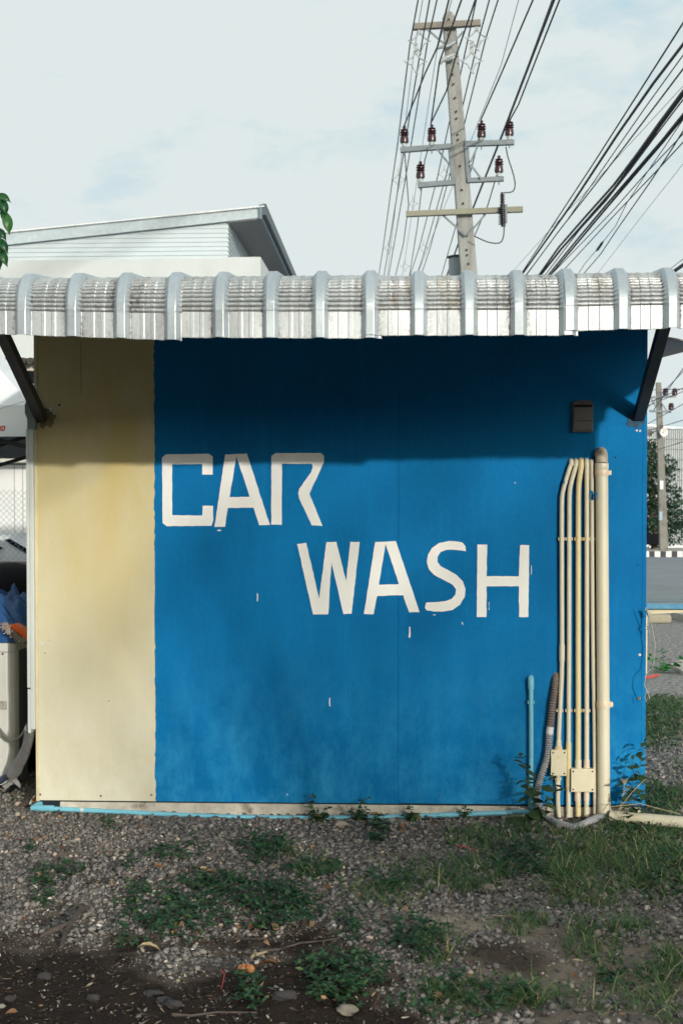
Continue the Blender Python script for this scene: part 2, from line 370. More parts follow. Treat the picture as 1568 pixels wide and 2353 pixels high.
# ------------------------------------------------------------------ ground zones, from the plan of the yard
def ell(px, py, L):
    o = np.zeros_like(px)
    for cx, cy, rx, ry, k in L:
        o = np.maximum(o, k*np.clip(1.7-1.25*np.sqrt(((px-cx)/rx)**2+((py-cy)/ry)**2), 0, 1))
    return o
WEEDZ = [(396,2103,120,58,1),(643,2090,85,52,1),(489,2050,105,35,1),(607,1948,57,30,.8),(401,1964,62,20,.5),(139,2010,45,18,.8),(98,2032,30,16,.7),
  (103,2077,22,16,.8),(761,2262,62,58,1),(571,2303,38,40,.9),(247,1902,14,14,.9),(69,1958,12,12,.8),(293,2175,25,18,.8),(869,1915,24,26,1),(813,2262,72,55,.9),
  (952,2175,70,46,.8),(1193,1984,60,38,.8),(802,2143,35,38,.6),(1404,2240,40,36,.4),(1070,2308,150,36,.5),(300,2000,18,22,.6),(720,2010,60,30,.6),(900,2030,50,30,.5),
  (1500,1655,75,60,.9),(1520,1535,30,22,1),(1490,1840,70,26,.8),(1430,1900,120,40,.4),(1530,2000,60,60,.4)]
GRASSZ = [(1049,2012,150,38,.75),(1430,1969,170,92,1),(1327,2025,95,50,.9),(1198,2135,52,28,.55),(1342,2172,55,42,.6),(1533,2232,60,50,.9),(1110,1925,80,28,.7),
  (1230,1900,100,30,.5),(1480,2310,110,40,.45),(1020,2200,50,40,.4),(1130,2300,180,34,.4),(1440,2150,60,40,.35),(720,2000,50,24,.6),(660,1950,22,22,.5),
  (1510,1640,80,70,.5),(1500,1840,90,34,.9),(1560,1760,20,20,.2),(1400,2260,40,50,.4),(880,2060,80,30,.35)]
SANDZ = [(1050,2128,120,34,1),(1180,2150,60,26,.6),(1550,2120,40,24,.7),(1420,2200,60,30,.3),(900,2110,50,20,.3)]
def soilz(px, py, wx, wy):
    n = grid_noise(wx, wy, 5, 5.)*70-35 + grid_noise(wx, wy, 6, 18.)*30-15
    e1 = np.interp(px, [-400, 0, 270, 400, 520, 760, 900, 1000, 2500], [2095, 2085, 2105, 2170, 2125, 2110, 2200, 2330, 2450])
    s = np.clip((py+n*1.9-e1)/120, 0, 1)
    return np.maximum(s, ell(px+n*.6, py+n*.4, [(1165,2212,85,30,.75),(230,2030,60,14,.6),(330,2030,60,16,.5)]))
def ground():
    def axis(a, b, st, lo, hi):
        c = list(np.arange(a, b, st)); d = st; x = a; L = []
        while x > lo: d *= 1.35; x -= d; L.append(max(x, lo))
        d = st; x = c[-1]; R_ = []
        while x < hi: d *= 1.35; x += d; R_.append(min(x, hi))
        return np.array(L[::-1]+c+R_)
    xs = axis(-2.6, 2.3, .014, -900, 900); ys = axis(-3.7, .9, .014, -300, 1500)
    X, Y = np.meshgrid(xs, ys); x, y = X.ravel(), Y.ravel()
    near = np.exp(-np.clip(np.abs(x)-2.3, 0, 99)*2)*np.exp(-np.clip(np.abs(y+1.4)-2.2, 0, 99)*2)
    h = (grid_noise(x, y, 1, 3)-.5)*.030+(grid_noise(x, y, 2, 9)-.5)*.016+(grid_noise(x, y, 3, 30)-.5)*.010+(grid_noise(x, y, 4, 66)-.5)*.008
    wallm = np.clip(-y/.25, .15, 1)
    px, py = proj(x, y)
    ok = (y > CAM.y+1) & (y < 60)
    px = np.where(ok, px, -5000); py = np.where(ok, py, -5000)
    so = np.where(y < 0, soilz(px, py, x, y), 0); sa = ell(px, py, SANDZ)*np.clip(grid_noise(x, y, 9, 8)*2.2, 0, 1)*(y < 0)
    far = np.clip((y-.6)/1.5, 0, 1)
    mound = .03*np.exp(-((px-1165)/130)**2-((py-2200)/50)**2)
    z = (h*wallm+mound)*near
    nx, ny = len(xs), len(ys); i = np.arange(nx-1); j = np.arange(ny-1); I, J = np.meshgrid(i, j); q = (J*nx+I).ravel()
    Fc = np.stack([q, q+1, q+nx+1, q+nx], -1)
    o = np_mesh('ground', np.stack([x, y, z], -1), Fc, EARTH, attrs={'soil': so, 'sand': sa, 'far': far}, smooth=True)
    o['kind'] = 'structure'; return xs, ys, z.reshape(ny, nx)
GX, GY, GZ = ground()
def gz(x, y):
    i = np.clip(np.searchsorted(GX, x), 0, len(GX)-1); j = np.clip(np.searchsorted(GY, y), 0, len(GY)-1); return GZ[j, i]

# ---- gravel
def stones():
    base = []
    import bmesh
    bm = bmesh.new(); bmesh.ops.create_icosphere(bm, subdivisions=1, radius=1)
    iv = np.array([v.co[:] for v in bm.verts]); it = np.array([[v.index for v in f.verts] for f in bm.faces]); bm.free()
    Vs, Fs, Rs = [], [], []; n0 = 0
    n = 118000
    x = RNG.uniform(-2.45, 2.3, n); y = RNG.uniform(-3.35, 0.02, n)
    n2 = 16000; x2 = RNG.uniform(1.22, 3.4, n2); y2 = RNG.uniform(0, 4.2, n2)
    n3 = 2500; x3 = RNG.uniform(-3.0, -1.98, n3); y3 = RNG.uniform(0, 1.2, n3)
    x = np.concatenate([x, x2, x3]); y = np.concatenate([y, y2, y3]); px, py = proj(x, y)
    vis = (px > -70) & (px < 1640) & (py < 2420)
    so = soilz(px, py, x, y)*(y < 0); sa = ell(px, py, SANDZ)*(y < 0)
    clump = grid_noise(x, y, 21, 4)*.6+grid_noise(x, y, 22, 13)*.4
    right = np.clip((py-2060)/80, 0, 1)*np.clip((px-900)/200, 0, 1)
    dens = np.clip(1.15-1.25*so, .04, 1)*(1-.85*sa)*(1-.78*right*(clump < .54))
    keep = vis & (RNG.random(len(x)) < dens); x, y, so = x[keep], y[keep], so[keep]; m = len(x)
    r = RNG.gamma(3.2, .0062/3.2, m).clip(.0025, .019)*np.where(so > .5, .6, 1)
    r = r*np.where(y > 0, 1.15, 1)
    sc = np.stack([r*RNG.uniform(.8, 1.4, m), r*RNG.uniform(.7, 1.1, m), r*RNG.uniform(.5, .85, m)], -1)
    pos = np.stack([x, y, gz(x, y)+r*RNG.uniform(-.1, .75, m)], -1)
    R = rotmats(m, RNG.uniform(0, 2*PI, m), RNG.normal(0, .4, m), RNG.normal(0, .4, m))
    rnd = np.clip(RNG.beta(2.0, 2.6, m)+.12*(grid_noise(x, y, 31, 2)-.5), 0, 1); big = RNG.random(m) > .975; rnd = np.where(big, RNG.uniform(.93, 1, m), rnd*.92)
    # six shapes of angular stone
    for k in range(6):
        s = np.arange(m) % 6 == k; tv = iv*RNG.uniform(.6, 1.35, (len(iv), 1))+RNG.normal(0, .14, iv.shape)
        V, Fc = scatter(tv, it, pos[s], R[s], sc[s]); Vs.append(V); Fs.append(Fc+n0); n0 += len(V); Rs.append(np.repeat(rnd[s], len(iv)))
    o = np_mesh('gravel', np.concatenate(Vs), np.concatenate(Fs), GRAVEL, np.concatenate(Rs))
    tag(o, 'crushed grey gravel scattered over the yard in front of the booth', 'gravel', kind='stuff')
stones()
def chips():
    n = 42000; x = RNG.uniform(-2.3, 2.2, n); y = RNG.uniform(-3.3, -.15, n); px, py = proj(x, y); so = soilz(px, py, x, y)
    keep = (px > -60) & (px < 1630) & (RNG.random(n) < np.where(so > .4, 1, .14)); x, y = x[keep], y[keep]; m = len(x)
    tv = np.array([(-1, 0, 0), (-.3, .35, .15), (.5, .25, .05), (1, 0, .2), (.4, -.3, .1), (-.4, -.28, 0)]); tf = np.array([(0, 1, 5), (1, 4, 5), (1, 2, 4), (2, 3, 4)])
    L = RNG.gamma(3, .0023, m).clip(.0015, .022)
    sc = np.stack([L, L*RNG.uniform(.25, .9, m), L], -1); pos = np.stack([x, y, gz(x, y)+.002+RNG.random(m)*.004], -1)
    V, Fc = scatter(tv, tf, pos, rotmats(m, RNG.uniform(0, 2*PI, m), RNG.normal(0, .35, m), RNG.normal(0, .5, m)), sc)
    o = np_mesh('soil_litter', V, Fc, CHIPS, np.repeat(RNG.random(m)**1.1, len(tv)))
    tag(o, 'dark soil crumbs, bark and straw chips over the bare earth', 'litter', kind='stuff')
chips()
def veg(name, zones, n, maker, label, cat):
    x = RNG.uniform(-2.4, 3.6, n); y = RNG.uniform(-3.35, 5.0, n)
    inside = (x > -1.98) & (x < 1.24) & (y > -.04); px, py = proj(x, y)
    clr = np.maximum(ell(px, py, [(1312,1898,78,17,1),(1245,1878,20,20,1),(1385,1880,28,12,1)]), ell(px, py, [(1480,1893,95,9,.6)]))
    d = ell(px, py, zones)*(1-.93*np.clip(clr*1.6, 0, 1))*np.clip(.25+1.3*grid_noise(x, y, 41, 9), 0, 1.2)
    keep = (~inside) & (RNG.random(n) < d*np.where(y > 0, .55, 1)) & (px > -60) & (px < 1640); x, y = x[keep], y[keep]
    V, Fc, r = maker(x, y); o = np_mesh(name, V, Fc, MATS[{'grass': 'grass_blade'}.get(name, 'weed_leaf')], r)
    return tag(o, label, cat, kind='stuff')
def mk_weed(x, y):
    P_, Y_, Pt, L = [], [], [], []
    for a, b in zip(x, y):
        h = random.uniform(.004, .045); k = random.randint(4, 7); a0 = random.uniform(0, 2*PI); z = float(gz(a, b))
        for q in range(k):
            P_.append((a, b, z+h)); Y_.append(a0+2*PI*q/k+random.uniform(-.3, .3)); Pt.append(-random.uniform(-.25, .85)); L.append(random.uniform(.011, .032))
    m = len(P_); L = np.array(L)
    V, Fc = scatter(LEAF_V, LEAF_T, np.array(P_), rotmats(m, np.array(Y_), np.array(Pt), RNG.normal(0, .3, m)), np.stack([L, L*1.05, L], -1))
    return V, Fc, np.repeat(np.clip(RNG.normal(.45, .22, m), 0, 1), len(LEAF_V))
def mk_grass(x, y):
    k = 9; x = np.repeat(x, k)+RNG.normal(0, .016, len(x)*k); y = np.repeat(y, k)+RNG.normal(0, .016, len(y)*k); m = len(x)
    H = RNG.gamma(3.4, .019, m).clip(.015, .19); w = RNG.uniform(.0014, .0035, m)
    lean = RNG.uniform(.3, 1.25, m)
    V, Fc = scatter(BLADE_V, BLADE_T, np.stack([x, y, gz(x, y)], -1), rotmats(m, RNG.uniform(0, 2*PI, m), np.zeros(m), -lean*.6), np.stack([w*1.6, H, H*.8], -1))
    return V, Fc, np.repeat(np.clip(RNG.normal(.45, .27, m), 0, 1), len(BLADE_V))
veg('creeping_weeds', WEEDZ, 98000, mk_weed, 'low dark green broad-leaved weeds creeping over the gravel', 'weeds')
veg('grass', GRASSZ, 66000, mk_grass, 'patchy green grass with dry blades growing through the gravel', 'grass')
def drylitter():
    n = 2600; x = RNG.uniform(-2.3, 2.1, n); y = RNG.uniform(-3.2, -.06, n); px, py = proj(x, y)
    Z = [(560,2150,170,40,1),(760,2100,60,30,.8),(430,2000,90,25,.5),(1000,1915,120,22,1),(850,1900,50,16,.6),(640,1970,60,30,.5),(1010,2200,60,40,.4),(700,2240,260,60,.3),(1100,2230,200,60,.2),(160,1920,140,50,.25),(780,2050,60,30,.8)]
    keep = RNG.random(n) < ell(px, py, Z)+.07; x, y = x[keep], y[keep]; m = len(x); L = RNG.gamma(4, .0062, m).clip(.009, .055)
    V, Fc = scatter(LEAF_V, LEAF_T, np.stack([x, y, gz(x, y)+.012+RNG.random(m)*.012], -1), rotmats(m, RNG.uniform(0, 2*PI, m), RNG.normal(0, .3, m), RNG.normal(0, .6, m)), np.stack([L, L*RNG.uniform(.7, 1.6, m), L*3*RNG.uniform(-1, 1, m)], -1))
    tag(np_mesh('leaf_litter', V, Fc, DRYLEAF, np.repeat(RNG.random(m), len(LEAF_V))), 'small brown dry leaves and bits scattered over the yard', 'litter', kind='stuff')
drylitter()
# individually placed fallen leaves
def fallen_leaf(px, py, L, yaw, r, label, wid=1., curl=3):
    g = G(px, py); z = float(gz(g.x, g.y))+.022
    tv = LEAF_V.copy(); tv[:, 2] *= curl; tv[:, 0] -= .5
    V, Fc = scatter(tv, LEAF_T, np.array([[g.x, g.y, z]]), rotmats(1, np.array([yaw]), np.array([-.12]), np.array([.15])), np.array([[L, L*wid, L]]))
    V2 = V.copy(); V2[:, 2] -= .0012
    Fc = np.concatenate([Fc, Fc[:, ::-1]+len(V)])
    o = np_mesh('fallen_leaf', np.concatenate([V, V2]), Fc, DRYLEAF, np.full(len(V)*2, r), loc=(g.x, g.y, z)); tag(o, label, 'leaf', 'dry leaves fallen on the yard')
for a in [(344,2180,.085,.1,.95,'long yellow-brown fallen leaf lying below the left weed patch',.7),
          (590,2132,.075,.6,.35,'broad crumpled brown leaf between the two dark weed patches',1.7),
          (612,2230,.085,2.9,.4,'reddish brown leaf on dark soil right of the orange husk',1.0),
          (718,2096,.06,1.5,1.,'pale curled tan leaf at the right edge of the weeds',1.5),
          (366,1998,.055,.2,.55,'brown leaf on the gravel left of centre, above the weeds',1.3),
          (486,2012,.05,.1,.75,'orange-tan leaf on gravel at the top of the weed patch',1.),
          (212,1867,.05,.05,.6,'brown pointed leaf resting on the blue pipe near its left end',.9),
          (985,1885,.06,1.3,.5,'upright brown leaf leaning on gravel below the base wall',1.4),
          (866,1880,.085,.15,.8,'large tan leaf lying along the blue pipe near the middle seam',1.),
          (700,1880,.04,.2,.25,'dark brown curled leaf on the blue pipe at centre',1.3),
          (1010,2302,.06,.3,.6,'brown torn leaf at the bottom right of centre',1.5),
          (1290,1875+33,.05,.1,.55,'brown leaf in the grass below the loop of grey hose',1.),
          (1590-40,1925,.05,1.2,.5,'brown leaf in grass at the right edge below the fallen pipe',1.),
          (745,1983,.05,.3,.62,'orange leaf in the small weed clump at centre',1.2)]: fallen_leaf(*a)
# larger single stones
def rock(px, py, r, mat, label, sx=1.3, name='rock'):
    import bmesh
    g = G(px, py); bm = bmesh.new(); bmesh.ops.create_icosphere(bm, subdivisions=3, radius=1)
    rs = np.random.default_rng(int(px)); ph = rs.uniform(0, 6, 9); mb = MB()
    for v in bm.verts:
        c = v.co; k = 1+.12*math.sin(3*c.x+ph[0])*math.sin(3*c.y+ph[1])+.09*math.sin(6*c.z+ph[2]+4*c.x)+.05*math.sin(11*c.y+ph[3])
        v.co = Vector((c.x*r*sx*k, c.y*r*k, c.z*r*.68*k))
    z = float(gz(g.x, g.y)); mb.add([(v.co.x+g.x, v.co.y+g.y, v.co.z+z+r*.4) for v in bm.verts], [tuple(v.index for v in f.verts) for f in bm.faces]); bm.free()
    tag(mb.build(name, mat, smooth=True), label, 'stone', 'larger stones lying on the yard')
for a in [(1192,1868,.028,STONER,'pale round stone at the foot of the blue riser pipe'),(784,1898,.026,STONEP,'tan stone just below the blue pipe at centre'),
          (797,2325,.026,STONER,'pale rock at the bottom edge, centre right'),(378,2308,.021,STONED,'grey cobble among dark stones near the bottom, left of centre'),
          (400,2322,.020,STONED,'dark cobble at the front of the cobble cluster'),(352,2290,.018,STONED,'flat dark cobble at the left of the cobble cluster',1.7),
          (214,2300,.017,STONED,'small lone dark stone on the black soil'),(24,2293,.015,STONED,'dark stone on black soil at the left edge'),
          (103,2253,.020,STONED,'dark lump half buried in soil at left'),(653,2303,.024,STONED,'long dark stone half buried near the bottom centre',1.6),
          (1119,2048,.030,STONER,'rough brown lump of concrete in the gravel below the grass'),(485,2230,.017,STONED,'reddish dark stone on soil left of the orange husk',1.5),
          (868+520,1925,.0,STONEP,'')][:-1]: rock(*a)
h = G(565, 2240); mb = MB()
for k in range(6):
    a = k*PI/3; mb.lathe((h.x+.018*math.cos(a), h.y+.014*math.sin(a), .012), [(.001, -.006), (.010, 0), (.012, .01), (.008, .02), (.001, .024)], 8)
tag(mb.build('seed_husk', simple('orange_husk', (.42, .17, .06), .8, col2=(.2, .08, .04), scale=60), smooth=True), 'split orange-brown seed husk on the dark soil', 'husk')
# twigs
def twig(pts, r, mat, name, label, cat='twig', h=.012, group=None):
    P3 = [G(a, b, .0) for a, b in pts]; P3 = [Vector((p.x, p.y, float(gz(p.x, p.y))+h)) for p in P3]
    mb = MB(); mb.tube(P3, [r*(1-.5*i/(len(P3)-1)) for i in range(len(P3))], 7); tag(mb.build(name, mat, smooth=True), label, cat, group)
TG = 'dead sticks on the ground'
r_ = MB()
def g3(a, b, h=.015): p = G(a, b); return (p.x, p.y, float(gz(p.x, p.y))+h)
r_.tube([g3(205, 2098, .02), g3(185, 2110, .04), g3(160, 2140, .035), g3(120, 2155, .03), g3(92, 2160, .012)], [.008, .011, .013, .010, .004], 8)
r_.tube([g3(160, 2140, .035), g3(150, 2160, .03), g3(142, 2185, .02)], [.010, .010, .006], 8)
tag(r_.build('dead_root', WOODB, smooth=True), 'forked weathered root on the edge of the dark soil at left', 'root')
twig([(596,2189),(640,2187),(690,2180),(740,2176),(790,2168)], .0042, WOODB, 'stick', 'long thin stick lying on the soil right of centre', 'stick', group=TG)
twig([(395,2351),(440,2344),(500,2342),(590,2334)], .0048, WOODB, 'stick', 'stick lying along the bottom edge of the photo', 'stick', group=TG)
twig([(505,2115),(540,2150),(560,2160),(625,2166)], .0048, WOODB, 'stick', 'bent brown stick among leaf litter below the weeds', 'stick', group=TG)
twig([(590,2215),(612,2205)], .006, STRAW, 'stick', 'short pale stick crossing the reddish leaf', 'stick', .03, group=TG)
twig([(130,1890),(146,1858),(152,1845)], .004, WOODB, 'stick', 'thin twig leaning on the left end of the blue pipe', 'stick', .03, group=TG)
twig([(1130,2110),(1190,2120)], .004, STRAW, 'stick', 'pale straw beside the sandy patch', 'stick', group=TG)
twig([(508,2237),(516,2245),(512,2270),(508,2285)], .0022, REDCH, 'red_string', 'short red plastic string on the dark soil', 'string')
twig([(1045,1947),(1075,1952),(1100,1957)], .003, REDCH, 'red_string', 'red plastic string in the gravel above the grass', 'string')

# ------------------------------------------------------------------ BOOTH
XL, XR = P(82, 1300).x, P(1483.5, 1300).x
booth = thing('wash_booth', (-.35, 1.2, 0), 'small blue and cream painted car wash booth under a curved metal roof', 'booth')
zt = 2.62
def wp(px, py, off=0): return P(px, py, -off)
zb1 = wp(200, 1839).z; zb2 = wp(600, 1843).z; zb3 = wp(1200, 1848).z
xs_ = wp(357.5, 1300).x; xm = wp(914.5, 1400).x
MB().box((XL, 0, zb1), (xs_-.0005, .012, zt)).build('cream_panel', CREAM, booth, bevel=.001)
MB().box((xs_+.0005, 0, zb2), (xm-.0006, .012, zt)).build('blue_panel', BLUE, booth, bevel=.001)
MB().box((xm+.0006, .0012, zb3), (XR-.022, .012, zt)).build('blue_panel', BLUE, booth, bevel=.001)
# ragged cream/blue edge: blue paint lapping over the cream board
e = []; zz = zb2+.002; pts = []
while zz < zt-.02: pts.append((xs_-.001-random.random()*.006*(1+math.sin(zz*9)*.4), zz)); zz += random.uniform(.008, .03)
poly = [(x, -.0006, z) for x, z in pts]+[(xs_+.004, -.0006, pts[-1][1]), (xs_+.004, -.0006, zb2+.002)]
MB().prism(poly, (0, .0006, 0)).build('paint_edge', BLUE, booth)
MB().box((XL-.002, -.004, zb1-.004), (XL+.014, .03, zt)).build('corner_trim', simple('cream_trim', (.68, .60, .38), .6, dirt=(.35, .2, .1), dirt_scale=20, dirt_lo=.62), booth, bevel=.001)
MB().box((XR-.0215, .001, zb3), (XR, .03, zt)).build('corner_trim', BLUE, booth, bevel=.001)
MB().box((XL+.01, .0125, .0), (XR-.005, .045, zt)).build('backing_frame', SEAM, booth)
MB().box((XL+.008, .046, .0), (XL+.05, 2.4, zt)).build('side_wall', CREAM, booth)
MB().box((XR-.05, .046, .0), (XR-.008, 2.4, zt)).build('side_wall', BLUE, booth)
MB().box((XL+.06, 2.36, 0), (XR-.06, 2.4, zt)).build('back_wall', CREAM, booth)
# plinth with chipped left end
pl = MB(); pl.box((wp(137, 1850).x, .004, -.06), (XR-.02, .0455, zb1-.008)); pl.build('plinth', PLINTH, booth, bevel=.006)
pl = MB(); pl.box((wp(104, 1850).x, .016, -.06), (wp(137, 1850).x-.001, .047, zb1-.012)); pl.build('plinth', simple('bare_brick_plinth', (.22, .17, .15), .9, col2=(.33, .30, .26), scale=30, bumpk=.6), booth, bevel=.004)
# lettering
def LC(x, y): return wp(336.02+x*.60015, 1008.06+y*.60015, .0)
def letter(outer, holes=(), nm='letter'):
    def rag(L):
        out = []
        for i, p in enumerate(L):
            q = L[(i+1) % len(L)]; n = max(1, int(math.dist(p, q)/14))
            for k in range(n):
                t = k/n; j = .8 if k else .4
                out.append((p[0]+(q[0]-p[0])*t+random.uniform(-j, j), p[1]+(q[1]-p[1])*t+random.uniform(-j, j)))
        return [(LC(*p).x, -.0015, LC(*p).z) for p in out]
    return MB().prism(rag(outer), (0, .0015, 0), [rag(h) for h in holes]).build(nm, WHITEP, booth)
letter([(61,72),(75,59),(240,57),(254,68),(254,137),(214,137),(214,96),(99,97),(100,292),(215,293),(216,256),(256,256),(257,310),(250,333),(78,334),(63,322)])
letter([(302,60),(385,56),(473,329),(432,330),(410,263),(312,265),(301,337),(261,337)], [[(345,66),(396,222),(319,223)]])
letter([(479,65),(496,54),(668,54),(680,66),(679,90),(624,210),(674,333),(633,331),(584,226),(581,208),(586,190),(630,128),(637,108),(634,96),(519,95),(518,329),(478,328)])
letter([(577,402),(612,398),(661,612),(689,395),(727,394),(764,544),(780,394),(816,394),(785,669),(754,671),(708,472),(696,671),(638,672)])
letter([(875,395),(954,391),(1045,663),(1005,664),(982,598),(883,601),(869,671),(832,670)], [[(915,402),(966,556),(889,558)]])
letter([(1222,430),(1220,410),(1208,396),(1185,392),(1155,391),(1120,398),(1092,418),(1077,442),(1073,470),(1080,498),(1100,520),(1140,542),(1170,557),(1184,575),(1182,595),(1168,612),(1145,621),(1115,624),(1070,626),(1065,646),(1072,656),(1100,661),(1135,661),(1170,655),(1200,634),(1217,605),(1220,575),(1210,545),(1185,520),(1150,500),(1125,487),(1113,470),(1114,450),(1125,433),(1145,425),(1175,424),(1205,427)])
letter([(1266,404),(1303,404),(1301,525),(1424,526),(1429,406),(1464,407),(1460,682),(1425,682),(1424,564),(1301,564),(1300,682),(1263,682),(1264,610)])
for pd in ([(1006,718),(1009,719),(1011,752),(1007,763),(1002,757),(1004,740)], [(424,590),(427,592),(427,620),(424,622)], [(278,347),(290,349),(280,354),(270,351)],
           [(1309,625),(1311,625),(1311,655),(1309,655)], [(1206,700),(1209,702),(1211,712),(1208,710)], [(700,992),(703,990),(704,1025),(700,1022),(699,1008)], [(1100,672),(1108,673),(1103,676),(1094,674)], [(1471,485),(1473,485),(1473,520),(1471,520)]):
    letter(pd, nm='paint_drip')
c = wp(186.5, 785); MB().box((c.x-.0008, -.0006, wp(187, 905).z), (c.x+.0008, -.0001, c.z)).build('paint_crack', HOLE, booth)
# screws
for px, py, m, r in ((93,1825,RUST,.007),(232,1828,RUST,.006),(348,1826,RUST,.006),(590,1826,BLUE,.006),(1009,1828,HOLE,.004),(923,1108,BLUE,.005),(908,1108,BLUE,.005),(1182,1109,TAPE,.004),(1280,1050,HOLE,.004),(1412,1050,HOLE,.004),
                     (1468,1504,TAPE,.007),(1467,1604,RUST,.008),(98,1478,TAPE,.010),(1465,1297,BLUE,.006),(908,1822,BLUE,.005),(660,1825,TAPE,.004),(250,1610,HOLE,.003),(104,1500,HOLE,.003),(137,930,HOLE,.006),(756,1250,TAPE,.003)):
    c = wp(px, py); MB().lathe((c.x, 0.0, c.z), [(r*1.0, 0), (r, .002), (r*.5, .0035), (.0005, .0035)], 10, (0, -1, 0)).build('screw', m, booth, smooth=True)
# peeling patches under the brackets
PEEL = simple('weld_scorch', (.30, .24, .13), .9, col2=(.13, .10, .06), scale=40, bumpk=1., bscale=70)
PEELB = simple('peeled_blue', (.06, .12, .18), .9, col2=(.01, .06, .14), scale=40, bumpk=1., bscale=70)
for (x0, x1, y0, y1, m) in ((84, 130, 930, 990, PEEL), (1437, 1478, 945, 990, PEELB)):
    c0 = wp(x0, y0); c1 = wp(x1, y1); cx, cz = (c0.x+c1.x)/2, (c0.z+c1.z)/2; rx, rz = abs(c1.x-c0.x)/2, abs(c0.z-c1.z)/2
    for q_ in range(9):
        k_ = 1 if q_ == 0 else random.uniform(.10, .28); ox, oz = (0, 0) if q_ == 0 else (random.uniform(-1, 1)*rx*.95, random.uniform(-1.1, .8)*rz)
        ph_ = [random.uniform(0, 6) for _ in range(4)]
        poly = []
        for a in np.linspace(0, 2*PI, 64)[:-1]:
            rr0 = .78+.12*math.sin(2*a+ph_[0])+.10*math.sin(5*a+ph_[1])+.07*math.sin(11*a+ph_[2])+random.uniform(-.05, .05)
            poly.append((cx+ox+rx*k_*math.cos(a)*rr0, -.0008-.0002*q_, cz+oz+rz*k_*math.sin(a)*rr0))
        MB().prism(poly, (0, .0006+.0002*q_, 0)).build('weld_patch', m if q_ % 3 else (m if q_ == 0 else TRUNK), booth)
# roof --------------------------------------------------------
YL, ZL, RR, LIPH, SL = -1.9, 2.207, .138, .092, math.radians(6)
LAM = .0172
def sheet(ribs, x0, x1, dz, dy, slope=0., z0=0.):
    cols = []
    pitch = .186
    for i, rx in enumerate(ribs):
        cols += [(rx+o, h, 0) for o, h in ((-.033, 0), (-.031, .001), (-.026, .008), (-.0195, .018), (-.0155, .0245), (-.013, .0255), (.013, .0255), (.0155, .0245), (.0195, .018), (.026, .008), (.031, .001), (.033, 0))]
        nx = ribs[i+1] if i+1 < len(ribs) else None
        if nx:
            w = nx-rx-.066
            for t, h in ((.06, 0), (.12, 0), (.2, 0), (.28, 0), (.31, .0018), (.39, .0018), (.42, 0), (.5, 0), (.6, 0), (.63, .0018), (.71, .0018), (.74, 0), (.82, 0), (.9, 0), (.96, 0)):
                cols.append((rx+.033+w*t, h, 1))
    cols = [c for c in cols if x0 <= c[0] <= x1]
    if cols[0][0] > x0+.002: cols.insert(0, (x0, 0, 1))
    if cols[-1][0] < x1-.002: cols.append((x1, 0, 1))
    arcL = RR*(PI/2-SL); ncr = int(arcL/LAM)
    S = [0, .002]+list(np.linspace(.01, LIPH-.006, 8))+list(LIPH+np.linspace(0, arcL, ncr*8))
    rows = []
    for s in S:
        if s <= LIPH: rows.append((0, s, -1., 0., 0., 0.))
        else:
            ph = (s-LIPH)/RR; u = ((s-LIPH)/LAM) % 1.0; cr = abs(math.sin(PI*u)); rows.append((RR-RR*math.cos(ph), LIPH+RR*math.sin(ph), -math.cos(ph), math.sin(ph), cr, 1.))
    ph = PI/2-SL; ye, ze = RR-RR*math.cos(ph), LIPH+RR*math.sin(ph)
    for d in (.05, .5, 1.2, 2.2, 4.3): rows.append((ye+d*math.cos(SL), ze+d*math.sin(SL), -math.sin(SL), math.cos(SL), 0, 0))
    edgef = lambda x: max([math.exp(-max(abs(x-r0)-.033, 0)/.009) for r0 in ribs]); edg = []
    V = []; pan = []; crv = []; val = []
    for (yy, zz, ny, nz, cr, inc) in rows:
        for (x, h, isp) in cols:
            side = 1-min(1, max(0, (h-.003)/.018)); k = .0068*cr*side*inc if h < .023 else 0
            wob = .0022*math.sin(x*23+zz*9)*(1-inc)*.6
            zed = (z0+slope*(x-x0))*max(0, 1-zz/.20)
            edge = random.uniform(-.0022, .0012) if zz == 0 else 0
            V.append((x+random.uniform(-.0006, .0006)*inc, YL+dy+yy+ny*(h+k)+wob, ZL+dz+zz+nz*(h+k)+zed+edge))
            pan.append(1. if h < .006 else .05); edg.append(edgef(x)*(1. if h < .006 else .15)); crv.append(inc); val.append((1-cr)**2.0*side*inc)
    nc, nr = len(cols), len(rows); q = np.array([j*nc+i for j in range(nr-1) for i in range(nc-1)])
    Fc = np.stack([q, q+1, q+nc+1, q+nc], -1)
    o = np_mesh('roof_sheet', V, Fc, ROOF, parent=booth, attrs={'pan': pan, 'curve': crv, 'valley_shade': val, 'edge': edg}, smooth=True)
    o.data.set_sharp_from_angle(angle=math.radians(17))
    sl = o.modifiers.new('thickness', 'SOLIDIFY'); sl.thickness = .0012; sl.offset = 1
    return o
def rx(px): return P(px, 770, -1.9).x
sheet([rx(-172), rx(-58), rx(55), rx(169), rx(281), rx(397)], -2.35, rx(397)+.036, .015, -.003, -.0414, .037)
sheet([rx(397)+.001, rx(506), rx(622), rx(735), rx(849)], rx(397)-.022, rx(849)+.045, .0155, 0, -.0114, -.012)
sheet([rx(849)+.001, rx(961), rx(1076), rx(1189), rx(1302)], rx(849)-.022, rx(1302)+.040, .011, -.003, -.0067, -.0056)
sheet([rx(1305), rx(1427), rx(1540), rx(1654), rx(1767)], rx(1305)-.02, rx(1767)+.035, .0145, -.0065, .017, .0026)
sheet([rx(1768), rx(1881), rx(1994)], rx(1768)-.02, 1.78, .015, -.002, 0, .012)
MB().box((-2.3, -.92, 2.475), (1.72, -.87, 2.522)).build('purlin', STEEL, booth)
MB().box((-2.3, -1.72, 2.375), (1.72, -1.68, 2.415)).build('purlin', STEEL, booth)
